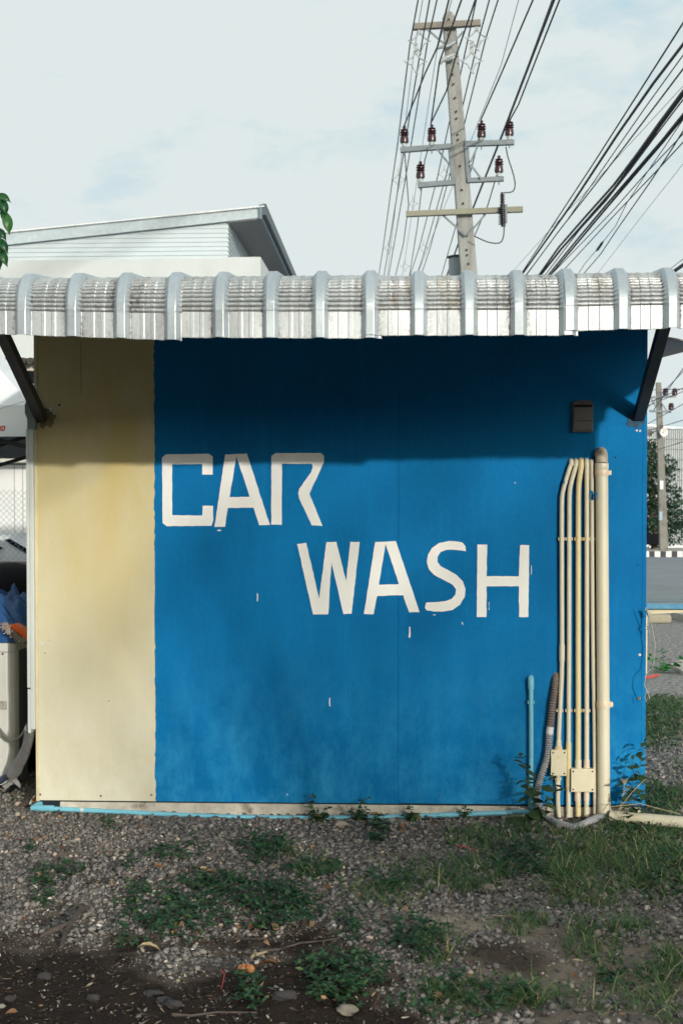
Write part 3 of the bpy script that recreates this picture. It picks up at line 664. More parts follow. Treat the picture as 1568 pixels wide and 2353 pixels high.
for xc in (P(96, 955).x, P(1466, 955).x):
    MB().bar((xc, -.0, 2.045), (xc, -.86, 2.045+.86*.5), .052, .055).build('roof_bracket', STEEL, booth, bevel=.004)
for xc in (P(96, 955).x, -.35, P(1466, 955).x): MB().bar((xc, -1.66, 2.405), (xc, -.93, 2.48), .04, .03).build('rafter', STEEL, booth)
# counter flap on the right side
c0 = P(1481, 1386, .03)
fl = MB(); fl.box((XR+.003, .03, c0.z-.003), (XR+.75, .85, c0.z+.0)); fl.build('counter_flap', FLAPTOP, booth, bevel=.001)
MB().box((XR+.003, .02, c0.z-.028), (XR+.75, .0295, c0.z-.001)).build('flap_edge', FLAPEDGE, booth, bevel=.002)
MB().prism([(XR+.01, .05, c0.z-.031), (XR+.5, .05, c0.z-.031), (XR+.03, .05, c0.z-.055)], (0, .03, 0)).build('flap_brace', FLAPCREAM, booth)
MB().box((XR+.001, .035, c0.z-.36), (XR+.012, .06, c0.z-.07)).build('side_batten', FLAPCREAM, booth)

# hanging wires at the right corner
w = MB(); a = P(1484, 1400, -.03)
def wpts(L, off): return [P(x, y, -off) for x, y in L]
w.tube(wpts([(1482,1395),(1487,1410),(1494,1425),(1498,1450),(1503,1478),(1502,1505),(1499,1530),(1490,1540),(1481,1552),(1479,1575),(1486,1590),(1491,1605)], .10), .0022, 6)
w.tube(wpts([(1484,1400),(1490,1420),(1487,1438),(1480,1442),(1488,1446),(1491,1453)], .06), .003, 6)
w.tube(wpts([(1481,1575),(1484,1590),(1480,1600),(1483,1612)], .10), .0015, 5)
w.tube(wpts([(1480,1400),(1486,1404),(1489,1415),(1485,1408)], .05), .006, 6)
tag(w.build('loose_wire', simple('pale_wire', (.36, .40, .38), .6), smooth=True), 'loose pale electric wire dangling from the right corner of the booth', 'wire')

# ------------------------------------------------------------------ pipes on the wall
def smoothp(L, n=6):
    L = [Vector(p) for p in L]; out = []
    for i in range(len(L)-1):
        p0, p1, p2, p3 = L[max(i-1, 0)], L[i], L[i+1], L[min(i+2, len(L)-1)]
        for k in range(n):
            t = k/n; out.append(.5*((2*p1)+(p2-p0)*t+(2*p0-5*p1+4*p2-p3)*t*t+(3*p1-p0-3*p2+p3)*t**3))
    return out+[L[-1]]
def conduit(L, r, off, mat, label, extras, name='conduit', group='cream conduits running down the wall'):
    t = thing(name, P(L[-1][0], L[-1][1], -off)+Vector((0, 0, -.03)), label, 'pipe', group)
    top = P(*L[0], -off); pts = [Vector((top.x, .02, top.z-r*.2)), Vector((top.x, -off*.35, top.z+.001))]
    pts += [P(x, y, -off) for x, y in L]; pts[2] = Vector((top.x, -off, top.z-r*1.6))
    pts[-1] = pts[-1]+Vector((0, 0, -.02))
    MB().tube(smoothp(pts, 5), r, 16).build('tube', mat, t, smooth=True)
    for kind, x, y, rr, h, m in extras:
        c = P(x, y, -off)
        if kind == 's':      # coupling sleeve
            MB().lathe(c-Vector((0, 0, h/2)), [(rr*.98, 0), (rr, .002), (rr, h-.002), (rr*.98, h)], 20).build('coupling', m, t, smooth=True)
        elif kind == 'n':    # ribbed nut
            mb = MB(); mb.lathe(c-Vector((0, 0, h/2)), [(rr, 0), (rr, h)], 12)
            for q in range(10): a = q*PI/5; mb.box((c.x+rr*math.cos(a)-.0015, -off+rr*math.sin(a)-.0015, c.z-h/2), (c.x+rr*math.cos(a)+.0015, -off+rr*math.sin(a)+.0015, c.z+h/2))
            mb.build('gland_nut', m, t)
        elif kind == 'c':    # saddle clip
            mb = MB()
            for sx in (-1, 1): mb.box((c.x+sx*(rr+.001), -off-.004, c.z-.008), (c.x+sx*(rr+.006), -.001, c.z+.008))
            mb.box((c.x-rr-.006, -off+rr*.2, c.z-.008), (c.x+rr+.006, -.001, c.z+.008)); mb.build('saddle_clip', m, t, bevel=.001)
    return t
o1 = .020
conduit([(1311,1058),(1308,1072),(1297,1108),(1290.5,1135),(1289,1165),(1289,1300),(1289.5,1512),(1287,1590),(1284,1650),(1281.6,1714),(1281,1800),(1280,1840),(1283,1868)], .0118, o1, PVC,
        'leftmost cream conduit, bent at the top and joined to the small junction box', [('s',1289.5,1500,.0142,.085,PVC),('c',1289,1238,.0118,0,PVC),('c',1284.5,1632,.0118,0,PVC),('s',1281.8,1707,.0145,.03,PVC),('n',1281.5,1718,.0165,.018,PVCY),('n',1280.5,1789,.015,.012,PVCY),('s',1280,1800,.014,.03,PVC)])
conduit([(1322,1058),(1320,1075),(1311,1108),(1307.3,1130),(1306.5,1165),(1306,1300),(1305.8,1512),(1305,1640),(1304.4,1800),(1304.4,1868)], .0115, o1, PVC,
        'second cream conduit from the left with a long yellow sleeve low down', [('c',1306.3,1238,.0115,0,PVC),('c',1305.2,1632,.0115,0,PVC),('s',1304.6,1757,.0138,.23,PVCY)])
conduit([(1334,1057),(1332.5,1080),(1328.5,1110),(1327.4,1130),(1327,1165),(1326.8,1300),(1326.7,1512),(1326.7,1700),(1326,1790),(1326,1830),(1327,1866)], .0138, o1, PVCY,
        'thick yellowish middle conduit entering the left of the wide junction box', [('c',1327,1238,.0138,0,PVCY),('c',1326.7,1632,.0138,0,PVCY),('s',1326.7,1755,.0165,.045,PVC),('s',1325.6,1829,.0162,.045,PVCP)])
conduit([(1346.8,1057),(1346.8,1090),(1346.6,1165),(1346.6,1300),(1346.4,1512),(1346.2,1700),(1346,1790),(1346,1830),(1345.4,1866)], .0120, o1, PVC,
        'fourth cream conduit entering the right of the wide junction box', [('c',1346.6,1238,.012,0,PVCY),('c',1346.3,1632,.012,0,PVC),('s',1346.2,1755,.0148,.045,PVCP),('s',1345.8,1829,.0142,.045,PVCP)])
conduit([(1358.7,1059.5),(1359,1100),(1359.3,1165),(1359.6,1300),(1361.6,1512),(1364,1640),(1365.3,1760),(1365.9,1868)], .0112, o1, PVC,
        'fifth cream conduit pressed against the big cream drainpipe', [('c',1359.4,1238,.0112,0,PVC)])
bp = thing('drain_pipe', P(1386, 1868, -.04), 'thick cream drainpipe down the right side of the blue wall', 'pipe')
ct = P(1380.5, 1046, -.04)
MB().tube(smoothp([(ct.x, .02, ct.z+.012), (ct.x, -.015, ct.z+.012), (ct.x, -.035, ct.z-.006), (ct.x, -.042, ct.z-.04)], 6), .0315, 24).build('elbow', simple('weathered_elbow', (.50, .44, .33), .6, col2=(.33, .29, .24), scale=25), bp, smooth=True)
MB().tube([P(1380.8, 1068, -.042), P(1383, 1400, -.042), P(1386, 1868, -.042)+Vector((0, 0, -.02))], .0315, 28).build('tube', PVC, bp, smooth=True)
for px, py, h, m, rr in ((1380.8,1071,.030,PVC,.0345),(1381,1086,.030,PVCP,.0350),(1385,1618,.034,PVCP,.0350)):
    c = P(px, py, -.042); mb = MB(); mb.lathe(c-Vector((0, 0, h/2)), [(rr*.98, 0), (rr, .002), (rr, h-.002), (rr*.98, h)], 28)
    o = mb.build('pipe_clamp' if py > 1080 else 'coupling', m, bp, smooth=True)
    if py > 1080: MB().box((c.x+rr-.003, -.046, c.z-.012), (c.x+rr+.013, -.001, c.z+.012)).build('clamp_ear', m, bp, bevel=.003)
c = P(1386, 1851, -.042); MB().lathe(c-Vector((0, 0, .05)), [(.0325, 0), (.0335, .003), (.0338, .085), (.0325, .095)], 28).build('socket', PVC, bp, smooth=True)
# overpaint smears
for par_, pl_, yy_ in ((None, [(1354,1128),(1358,1126),(1362,1130),(1361,1140),(1363,1147),(1358,1149),(1355,1144),(1356,1136)], -.0335), (None, [(1366,1133),(1370,1131),(1372,1136),(1369,1140),(1370,1146),(1366,1144)], -.0660), (None, [(1294,1103),(1297,1105),(1296,1110),(1292,1112)], -.0335)):
    o_ = MB().prism([P(x, y, yy_) for x, y in pl_], (0, .004, 0)).build('paint_smear', BLUE, bp)
# junction boxes
def jbox(x0, y0, x1, y1, label, div=None):
    a, b = P(x0, y0, -.05), P(x1, y1, -.05); t = thing('junction_box', ((a.x+b.x)/2, -.03, b.z), label, 'junction box')
    MB().box((a.x, -.040, a.z), (b.x, -.002, b.z)).build('housing', PVC, t, bevel=.004)
    lid_ = MB().box((a.x-.001, -.0525, a.z+.001), (b.x+.001, -.041, b.z-.001)).build('lid', simple('jb_lid', (.70, .64, .46), .45, col2=(.66, .60, .43), scale=8), t, bevel=.003)
    if div: MB().box((P(div, y0, -.05).x-.0008, -.0532, a.z-.003), (P(div, y0, -.05).x+.0008, -.0526, b.z+.003)).build('lid_seam', PVCY, t)
    for sx in (0, 1):
        for sz in (0, 1):
            cx = (a.x+.010) if not sx else (b.x-.010); cz = (a.z-.012) if not sz else (b.z+.012)
            MB().lathe((cx, -.0523, cz), [(.0045, 0), (.0045, .0012), (.0008, .0012)], 10, (0, -1, 0)).build('screw', HOLE, lid_)
    return t
j = jbox(1264.6, 1723, 1299.5, 1782, 'small upright cream junction box with four dark screws')
a = P(1277, 1736, -.053); b = P(1288, 1743, -.053)
MB().box((a.x, -.0534, a.z), (b.x, -.0526, b.z)).build('embossed_mark', PVCY, j, bevel=.0003)
jbox(1310.9, 1766, 1363.8, 1819, 'wide cream junction box under the two middle conduits', 1351.5)
# vent box
a, b = P(1314, 921.6, -.03), P(1361.5, 992, -.03); v = thing('vent_cover', ((a.x+b.x)/2, -.02, b.z), 'dark grey plastic vent hood on the upper right of the blue wall', 'vent cover')
W_ = b.x-a.x; H_ = a.z-b.z
mb = MB(); mb.box((a.x, -.022, b.z), (b.x, -.001, a.z-.006)); mb.build('housing', BOXG, v, bevel=.003)
MB().box((a.x+.006, -.031, b.z+H_*.37), (b.x-.006, -.0225, a.z-.034)).build('upper_lid', BOXG, v, bevel=.002)
MB().box((a.x+.004, -.034, b.z+.01), (b.x-.004, -.0225, b.z+H_*.36)).build('lower_lid', BOXG, v, bevel=.003)
MB().box((a.x+.006, -.0236, a.z-.028), (b.x-.006, -.0225, a.z-.017)).build('slot', DARK, v)
MB().tube([(a.x+.005, -.012, a.z-.006), (a.x+W_*.3, -.013, a.z+.001), (b.x-W_*.3, -.013, a.z+.001), (b.x-.005, -.012, a.z-.006)], .006, 10).build('top_rim', BOXG, v, smooth=True)
# blue riser and horizontal pipe
br = thing('water_pipe', P(1218, 1866, -.03), 'light blue water pipe rising against the wall and running along its base', 'pipe')
ct = P(1218.3, 1558, -.02)
MB().tube(smoothp([(ct.x, .01, ct.z), (ct.x, -.016, ct.z-.001), (ct.x, -.024, ct.z-.02), (ct.x, -.024, ct.z-.055)], 6), .0158, 18).build('elbow', BLUEPVC, br, smooth=True)
MB().tube([P(1218.4, 1575, -.024), P(1219, 1700, -.024), P(1218.5, 1866, -.024)], .0120, 16).build('riser', BLUEPVC, br, smooth=True)
MB().lathe(P(1218.5, 1862, -.024), [(.0158, 0), (.0158, .10), (.0125, .102)], 18).build('coupling', simple('dirty_blue_pvc', (.03, .20, .28), .6, col2=(.10, .32, .38), scale=20), br, smooth=True)
c = P(1218.6, 1613, -.024)
for sx in (-1, 1): MB().box((c.x+sx*.0125, -.030, c.z-.009), (c.x+sx*.0175, -.001, c.z+.009)).build('saddle_clip', BLUEPVC, br, bevel=.001)
hl = [(72,1856),(140,1858.5),(260,1864),(400,1871),(540,1876.5),(700,1878.5),(850,1877.5),(980,1873.5),(1100,1869),(1212,1865)]
MB().tube(smoothp([P(x, y, -.065) for x, y in hl], 4), .0122, 16).build('base_run', BLUEPVC, br, smooth=True)
e0 = P(74, 1856, -.065)
MB().tube(smoothp([e0+Vector((.115, 0, -.001)), e0+Vector((.05, 0, -.0005)), e0+Vector((.01, .012, 0)), e0+Vector((.015, .06, .004)), e0+Vector((.035, .12, .01))], 6), .0160, 16).build('elbow', BLUEPVC, br, smooth=True)
MB().tube([P(186, 1860.2, -.065), P(193, 1860.6, -.065)], .0126, 16).build('tape_band', TAPE, br, smooth=True)
# corrugated hose
def corr(L, off, r, lam, amp, mat, nm, par, offs=None):
    pts = smoothp([P(x, y, -(offs[i] if offs else off)) for i, (x, y) in enumerate(L)], 8)
    d = [0]
    for a_, b_ in zip(pts, pts[1:]): d.append(d[-1]+(b_-a_).length)
    n = int(d[-1]/lam*6); out = []; rr = []
    for k in range(n+1):
        s = d[-1]*k/n; i = min(max(int(np.searchsorted(d, s))-1, 0), len(pts)-2); t = (s-d[i])/max(d[i+1]-d[i], 1e-6); out.append(pts[i].lerp(pts[i+1], t)); rr.append(r+amp*math.cos(2*PI*s/lam))
    MB().tube(out, rr, 14).build(nm, mat, par, smooth=False)
ho = thing('corrugated_hose', P(1246, 1872, -.05), 'corrugated flexible hose, brown above a white tape and grey below', 'hose')
corr([(1277,1550),(1275,1562),(1270.5,1600),(1267,1630),(1262.6,1672)], 0, .0172, .0135, .0032, HOSEB, 'upper_hose', ho, [-.01, .012, .026, .028, .03])
MB().tube([P(1262.9, 1669, -.03), P(1260.6, 1686, -.03)], .0185, 18).build('tape_band', TAPE, ho, smooth=True)
corr([(1260.6,1684),(1257,1732),(1247,1768),(1238,1795),(1233,1822),(1236,1848),(1246,1868),(1262,1883),(1285,1893),(1310,1898.5),(1332,1896),(1352,1887),(1372,1878),(1392,1872)], 0, .0168, .0115, .0027, HOSEG, 'lower_hose', ho, [.03,.032,.035,.038,.042,.05,.08,.14,.235,.285,.265,.17,.09,.06])
# fallen pipe
fp = MB(); q0 = P(1402, 1880, -.09); q1 = P(1568, 1908, -.25); q0.z = .034; q1.z = .040; q2 = q1+(q1-q0)*1.5; q2.z = .045
fo = fp.tube([q0, q1, q2], .0285, 26, cap=False); fp.tube([q0+Vector((.001, 0, 0)), q1, q2], .0262, 26, cap=True)
tag(fp.build('loose_pipe', PVC, smooth=True), 'thick cream pipe lying in the grass at the lower right', 'pipe')

# ------------------------------------------------------------------ trunking, air conditioner and clutter on the left
tr = thing('cable_trunking', P(72, 1675, -.02), 'pale vertical plastic trunking beside the left edge of the booth', 'trunking')
def tx(px): return P(px, 1300, -.02).x
z1, z2 = P(70, 1675, -.02).z, P(70, 985, -.02).z
MB().box((tx(70.5), -.035, z1), (tx(80.2), .03, z2)).build('cover', TRUNK, tr, bevel=.004)
MB().box((tx(62.6), -.030, P(66, 1580, 0).z+.004), (tx(70.0), .03, z2)).build('side_cover', TRUNK, tr, bevel=.003)
MB().box((tx(63.4), -.030, P(66, 1682, 0).z), (tx(70.2), .03, P(66, 1580, 0).z-.003)).build('side_cover', TRUNK, tr, bevel=.003)
capp = [(62.5,986),(62.5,962),(57,950),(56.5,930),(60,921),(66,917),(74,916),(80,920),(81.5,930),(81.5,986)]
MB().prism([P(x, y, -.045) for x, y in capp], (0, .08, 0)).build('cap', TRUNKC, tr, bevel=.004)
ac = thing('air_conditioner', (-2.5, .75, .05), 'dirty white outdoor air conditioner unit left of the booth', 'air conditioner')
XA = P(33, 1600, .6).x; za, zb_ = P(20, 1478, .6).z, P(20, 1828, .6).z
zb_ = max(zb_, .03)
mb = MB(); prof = [(XA-.80, .60), (XA-.045, .60), (XA-.02, .606), (XA-.006, .62), (XA, .645), (XA, .70), (XA-.80, .70)]
mb.prism([(x, y, zb_) for x, y in prof], (0, 0, za-zb_-.05)); mb.build('casing', ACW, ac, bevel=.002)
mb = MB(); prof = [(XA-.80, .597), (XA-.045, .597), (XA-.018, .603), (XA-.003, .618), (XA+.003, .645), (XA+.003, .90), (XA-.80, .90)]
mb.prism([(x, y, za-.048) for x, y in prof], (0, 0, .05)); mb.build('top_lid', ACW, ac, bevel=.006)
mb = MB(); mb.box((XA-.78, .701, zb_), (XA-.003, .89, za-.05)); mb.build('inner_frame', ACG, ac)
mb = MB()
for k in range(72): z = zb_+.09+k*(za-zb_-.16)/72; mb.box((XA-.003, .703, z), (XA+.002, .885, z+.0045))
mb.build('side_grille', ACG, ac)
a = P(-10, 1610, .6); b = P(17, 1630, .6); MB().box((a.x, .598, a.z), (b.x, .5995, b.z)).build('rating_label', simple('worn_label', (.45, .43, .38), .8, col2=(.2, .19, .17), scale=60), ac)
for px, py in ((7, 1502), (6, 1810)): c = P(px, py, .597); MB().lathe((c.x, .5965, c.z), [(.006, 0), (.006, .002), (.002, .003)], 8, (0, -1, 0)).build('screw', HOLE, ac)
hs = thing('insulated_pipe', P(66, 1690, 0), 'thick grey wrapped hose bending from the trunking to the air conditioner', 'hose')
MB().tube(smoothp([P(69, 1672, .03), P(66, 1700, .12), P(57, 1730, .25), P(42, 1758, .38), P(30, 1778, .46)], 5), [.027]*10+[.031]*6+[.036]*5, 14).build('wrap', INSUL, hs, smooth=True)
MB().tube(smoothp([P(30, 1778, .46), P(15, 1785, .50), P(0, 1795, .52), P(-20, 1800, .53)], 4), .017, 10).build('tail', simple('navy_foam', (.03, .045, .08), .8), hs, smooth=True)
MB().tube(smoothp([P(44, 1782, .44), P(40, 1800, .46), P(22, 1818, .48), P(0, 1830, .5), P(-20, 1838, .5)], 4), .010, 10).build('tail', DARK, hs, smooth=True)
MB().prism([P(18, 1783, .44), P(34, 1800, .44), P(46, 1810, .44), P(48, 1804, .44), P(36, 1778, .44)], (0, .01, 0)).build('loose_tape', INSUL, hs)
MB().prism([P(5, 1806, .47), P(14, 1812, .47), P(34, 1798, .47), P(32, 1790, .47)], (0, .01, 0)).build('loose_tape', INSUL, hs)
mb = MB(); mb.tube(smoothp([P(-12, 1655, .52), P(0, 1676, .5), P(20, 1697, .48), P(38, 1699, .42), P(54, 1684, .3), P(64, 1662, .1)], 5), .0085, 10)
tag(mb.build('drain_cable', simple('olive_cable', (.16, .155, .13), .6), smooth=True), 'drooping grey-brown cable in front of the air conditioner', 'cable')
# tarp heap
def tarp():
    nx, ny = 130, 90; V = []
    for j in range(ny):
        for i in range(nx):
            u = i/(nx-1); v_ = j/(ny-1); x = XA-.85+u*1.0; y = .62+v_*.55
            t1 = math.sin(14*u+6*v_+2*math.sin(9*v_)); t2 = math.sin(25*u-11*v_+3*math.sin(5*u)); t3 = math.sin(9*u+21*v_)
            hgt = (1-abs(2*v_-1)**4)*(1-.5*abs(2*u-1)**5)
            n_a = float(grid_noise(np.array([u+.3*v_]), np.array([v_*.8-u*.5+3]), 77, 9.)[0]); n_b = float(grid_noise(np.array([u*.6-v_+5]), np.array([v_+u+3]), 78, 17.)[0]); z = za+.005+hgt*(.16+.11*v_+.016*t1+.008*t2+.050*(1-abs(2*n_a-1)*1.6)+.030*(1-abs(2*n_b-1)*1.8))
            V.append((x+.02*t3, y-.05*(1-v_)*hgt+.02*t2, z))
    q = np.array([j*nx+i for j in range(ny-1) for i in range(nx-1)])
    o = np_mesh('tarpaulin', V, np.stack([q, q+1, q+nx+1, q+nx], -1), TARP, smooth=True, loc=(XA-.35, .9, za))
    tag(o, 'crumpled dark blue tarpaulin piled on the air conditioner', 'tarpaulin')
tarp()
mb = MB(); c = P(18, 1385, 1.25)
prof = [(.40, 0), (.41, .05), (.38, .16), (.30, .26), (.18, .33), (.04, .36)]; mb.lathe((c.x, 1.35, c.z-.12), prof, 28)
tag(mb.build('black_tub', DARK, smooth=True), 'upturned black plastic tub behind the blue tarpaulin', 'tub')
st_ = thing('gap_filler', (c.x, 1.35, 0), 'added dark cabinet behind the air conditioner with a black tub on top', 'filler')  # added box, dark all over, to fill the dark gap beside the booth
MB().box((c.x-.5, 1.12, .03), (-2.0, 1.6, c.z-.155)).build('body', DARK, st_, bevel=.004)
MB().box((c.x-.52, 1.10, c.z-.154), (-1.99, 1.62, c.z-.122)).build('top', DARK, st_, bevel=.003)
# mop
mp_ = thing('dust_mop', P(40, 1460, .50), 'dust mop head with orange backing and grey-pink strands on the tarpaulin', 'mop')
A, B = P(8, 1434, .50), P(74, 1482, .48); ax = (B-A).normalized(); nn = Vector((ax.z, 0, -ax.x)); nn = nn if nn.z > 0 else -nn
MB().prism([A+nn*.012+ax*.035, A+nn*.040+ax*.05, A+nn*.045+ax*.10, A+nn*.028+ax*.20, A+nn*.0+ax*.21], (0, .09, 0)).build('backing', ORANGE, mp_, bevel=.004)
mb = MB()
for k in range(11): p = A+ax*(.045+k*.014)+nn*.010+Vector((0, -.004, 0)); mb.tube([p, p+nn*.012], .003, 6)
mb.build('backing_teeth', ORANGE, mp_, smooth=True)
V, Fc, rr_ = [], [], []; n0 = 0
for k in range(620):
    t = random.random(); p = A+ax*(t*.235)+Vector((0, random.uniform(0, .09), 0))+nn*random.uniform(-.012, .012)*(1-t*.3)
    d = (-nn*random.uniform(.35, 1)+Vector((0, -random.uniform(.1, 1), 0))*.9+ax*random.uniform(-.5, .35)).normalized(); L = random.uniform(.018, .036)
    mb = MB(); s = d.cross(Vector((random.random(), random.random(), random.random()))).normalized()*.006
    mb.tube([p, p+d*L*.5+s, p+d*L], [.0022, .0026, .0014], 5); V += mb.v; Fc += [f for f in mb.f if len(f) == 4] ; 
    Fc[-8*1:] = Fc[-8:]
    rr_ += [random.random()]*len(mb.v)
    base = n0; cnt = len([f for f in mb.f if len(f) == 4]); Fc[-cnt:] = [tuple(i+base for i in f) for f in Fc[-cnt:]]; n0 += len(mb.v)
np_mesh('strands', V, Fc, MOPH, rr_, parent=mp_)
MB().lathe(A+nn*.05+ax*.145+Vector((0, .03, 0)), [(.010, 0), (.012, .01), (.008, .035)], 12, ax*.4+nn).build('swivel', GALV, mp_, smooth=True)
MB().tube([A+nn*.07+ax*.16+Vector((0, .03, 0)), A+nn*.09+ax*.34+Vector((0, .1, 0)), A+nn*.12+ax*.5+Vector((0, .6, 0))], .009, 10).build('handle', BOXG, mp_, smooth=True)
# foot clutter: root, can, bit of plastic
mb = MB(); mb.tube(smoothp([P(38, 1872, .1), P(52, 1855, .14), P(70, 1840, .22), P(84, 1822, .35)], 4), [.024]*4+[.020]*9, 10)
tag(mb.build('fallen_branch', WOODB, smooth=True), 'thick dead branch lying between the air conditioner and the booth', 'branch')
mb = MB(); c = G(72, 1866); mb.tube([(c.x-.02, c.y+.1, .03), (c.x+.06, c.y+.12, .045)], .028, 12); tag(mb.build('rusty_can', simple('rust', (.28, .10, .03), .7, col2=(.08, .04, .03), scale=40), smooth=True), 'crushed rusty orange can at the left foot of the booth', 'can')
mb = MB(); mb.prism([P(66, 1848, .12), P(74, 1832, .12), P(80, 1826, .12), P(82, 1846, .12), P(78, 1851, .12)], (0, .02, 0)); tag(mb.build('plastic_scrap', WHITEWALL, bevel=.003), 'white plastic scrap leaning behind the booth corner', 'scrap')

# ------------------------------------------------------------------ tent, fence and houses on the left
tn = thing('gazebo_tent', P(-60, 1280, 4.5), 'white pop-up canopy tent with red lettering left of the booth', 'tent')
YT = 3.6
def T(px, py, Y=YT): return P(px, py, Y)
apex = P(-240, 700, YT+1.5); hem = [P(-560, 962, YT), P(66, 945, YT), P(66, 945, YT).copy()]
hl_, hr_ = P(-560, 960, YT), P(75, 930, YT); br_ = P(75, 930, YT)+Vector((0, 1.2, 0)); bl_ = hl_+Vector((0, 1.2, 0))
apex = (hl_+br_)/2; apex.z = P(-240, 560, YT+1.5).z*.0+hr_.z+1.05
mb = MB()
for p, q in ((hl_, hr_), (hr_, br_), (br_, bl_), (bl_, hl_)): mb.add([p, q, apex, p+Vector((0, 0, -.012)), q+Vector((0, 0, -.012)), apex+Vector((0, 0, -.012))], [(0, 1, 2), (5, 4, 3), (0, 3, 4, 1)])
mb.build('canopy', TENT, tn)
vz = P(0, 1003, YT).z
MB().box((hl_.x, YT-.006, vz), (hr_.x, YT+.0, hr_.z)).build('valance', TENT, tn, bevel=.002)
MB().box((hr_.x-.001, YT+.001, vz), (hr_.x+.005, YT+1.2, hr_.z)).build('valance', TENT, tn)
MB().box((hl_.x, YT+1.1, vz-.12), (hr_.x-.01, YT+1.105, hr_.z)).build('back_valance', TENTIN, tn)
for nm_, poly in (('printed_letter', [(0,978),(2.5,978),(4,989),(1.5,989)]), ('printed_letter', [(5,978),(11.5,978),(13,980),(12.5,987),(10,989.5),(4,989.5)])):
    holes = [[(6.9,980.6),(10.5,980.6),(9.8,987.2),(6.4,987.2)]] if poly[0][0] == 5 else []
    MB().prism([P(x, y, YT-.0085) for x, y in poly], (0, .002, 0), [[P(x, y, YT-.0085) for x, y in h_] for h_ in holes]).build(nm_, RED, tn)
mb = MB(); mb.bar(P(-120, 985, YT+.08), P(75, 1029, YT+.08), .03, .035); mb.build('truss_bar', STEEL, tn)
mb = MB(); mb.bar(P(-60, 1045, YT+.14), P(75, 998, YT+.14), .025, .03); mb.build('truss_bar', STEEL, tn)
mb = MB(); mb.bar(P(-80, 1092, YT+.4), P(75, 1046, YT+.4), .02, .028); mb.build('truss_bar', STEEL, tn)
lg = P(-500, 1300, YT+.1); MB().box((lg.x, YT+.08, 0), (lg.x+.04, YT+.12, hl_.z-.02)).build('leg', STEEL, tn)
MB().box((hr_.x-.06, YT+1.04, 0), (hr_.x-.02, YT+1.08, hl_.z-.02)).build('leg', STEEL, tn)
for s, e_ in ((P(-20, 945, YT-.02), P(62, 920, YT-.02)),): mb = MB(); mb.tube([s, e_], .002, 5); mb.build('guy_line', CABLEG, tn)
# white building with sheet wall
YB = 9.5
wb = thing('white_shed', (P(-200, 1280, YB).x, YB+2, 0), 'low white sheet-walled shed behind the chain-link fence', 'shed')
xl, xr_ = P(-700, 1200, YB).x, P(330, 1200, YB).x
MB().box((xl, YB, .0), (xr_, YB+.1, P(0, 1068, YB).z)).build('wall', WHITEWALL, wb)
for px in (-60, -10, 33, 52): x = P(px, 1150, YB).x; MB().box((x, YB-.004, .9), (x+.012, YB-.001, P(0, 1070, YB).z)).build('wall_joint', simple('joint_grey', (.5, .5, .5), .8), wb)
MB().box((xl, YB-.35, P(0, 1064, YB).z), (xr_, YB+.05, P(0, 1052, YB).z)).build('gutter', simple('pale_gutter', (.6, .58, .52), .6), wb)
MB().box((xl, YB-.25, P(0, 1052, YB).z+.002), (xr_, YB+3.0, P(0, 1038, YB).z)).build('roof', simple('brown_roof', (.16, .14, .12), .8), wb)
# house with tiled roof behind
YH = 11.0
hh = thing('tiled_house', (P(0, 1200, YH).x, YH+3, 0), 'cream house with dark tiled roof edge glimpsed above the tent', 'house')
MB().box((P(-200, 900, YH).x, YH, 0), (P(200, 900, YH).x, YH+5, P(60, 833, YH).z)).build('wall', simple('cream_render', (.62, .58, .5), .8), hh)
mb = MB(); zz_ = P(60, 829, YH-.2).z
for k in range(40): x = P(-200, 900, YH).x+k*.10; mb.tube([(x, YH-.2, zz_), (x, YH+2.5, zz_+.2)], .045, 8)
mb.build('roof', TERRA, hh, smooth=True)
MB().box((P(30, 900, YH).x, YH-.03, P(60, 905, YH).z), (P(120, 900, YH).x, YH-.002, P(60, 852, YH).z)).build('window', GLASSD, hh)
# fence
YF = 6.0
fz0, fz1 = P(0, 1290, YF).z, P(0, 1125, YF).z
fn = thing('chain_link_fence', (P(0, 1290, YF).x, YF, 0), 'grey chain-link fence on a weathered low wall', 'fence')
x0f, x1f = P(-300, 1200, YF).x, P(200, 1200, YF).x
mb = MB(); s = .040; hgt = fz1-fz0; k = x0f-hgt
while k < x1f:
    for sg in (1, -1):
        a0 = (k, YF+.003*sg, fz0 if sg > 0 else fz1); b0 = (k+hgt, YF+.003*sg, fz1 if sg > 0 else fz0); mb.tube([a0, b0], .0014, 4, cap=False)
    k += s*1.41
mb.build('mesh', CABLEG, fn)
for px in (-150, 140): x = P(px, 1200, YF).x; MB().tube([(x, YF+.03, 0), (x, YF+.03, fz1+.02)], .022, 10).build('post', GALV, fn, smooth=True)
MB().box((x0f, YF-.05, 0), (x1f, YF+.1, fz0)).build('low_wall', simple('weathered_wall', (.28, .23, .19), .9, col2=(.16, .13, .12), scale=6, stretch=(4, 1, .4)), fn)
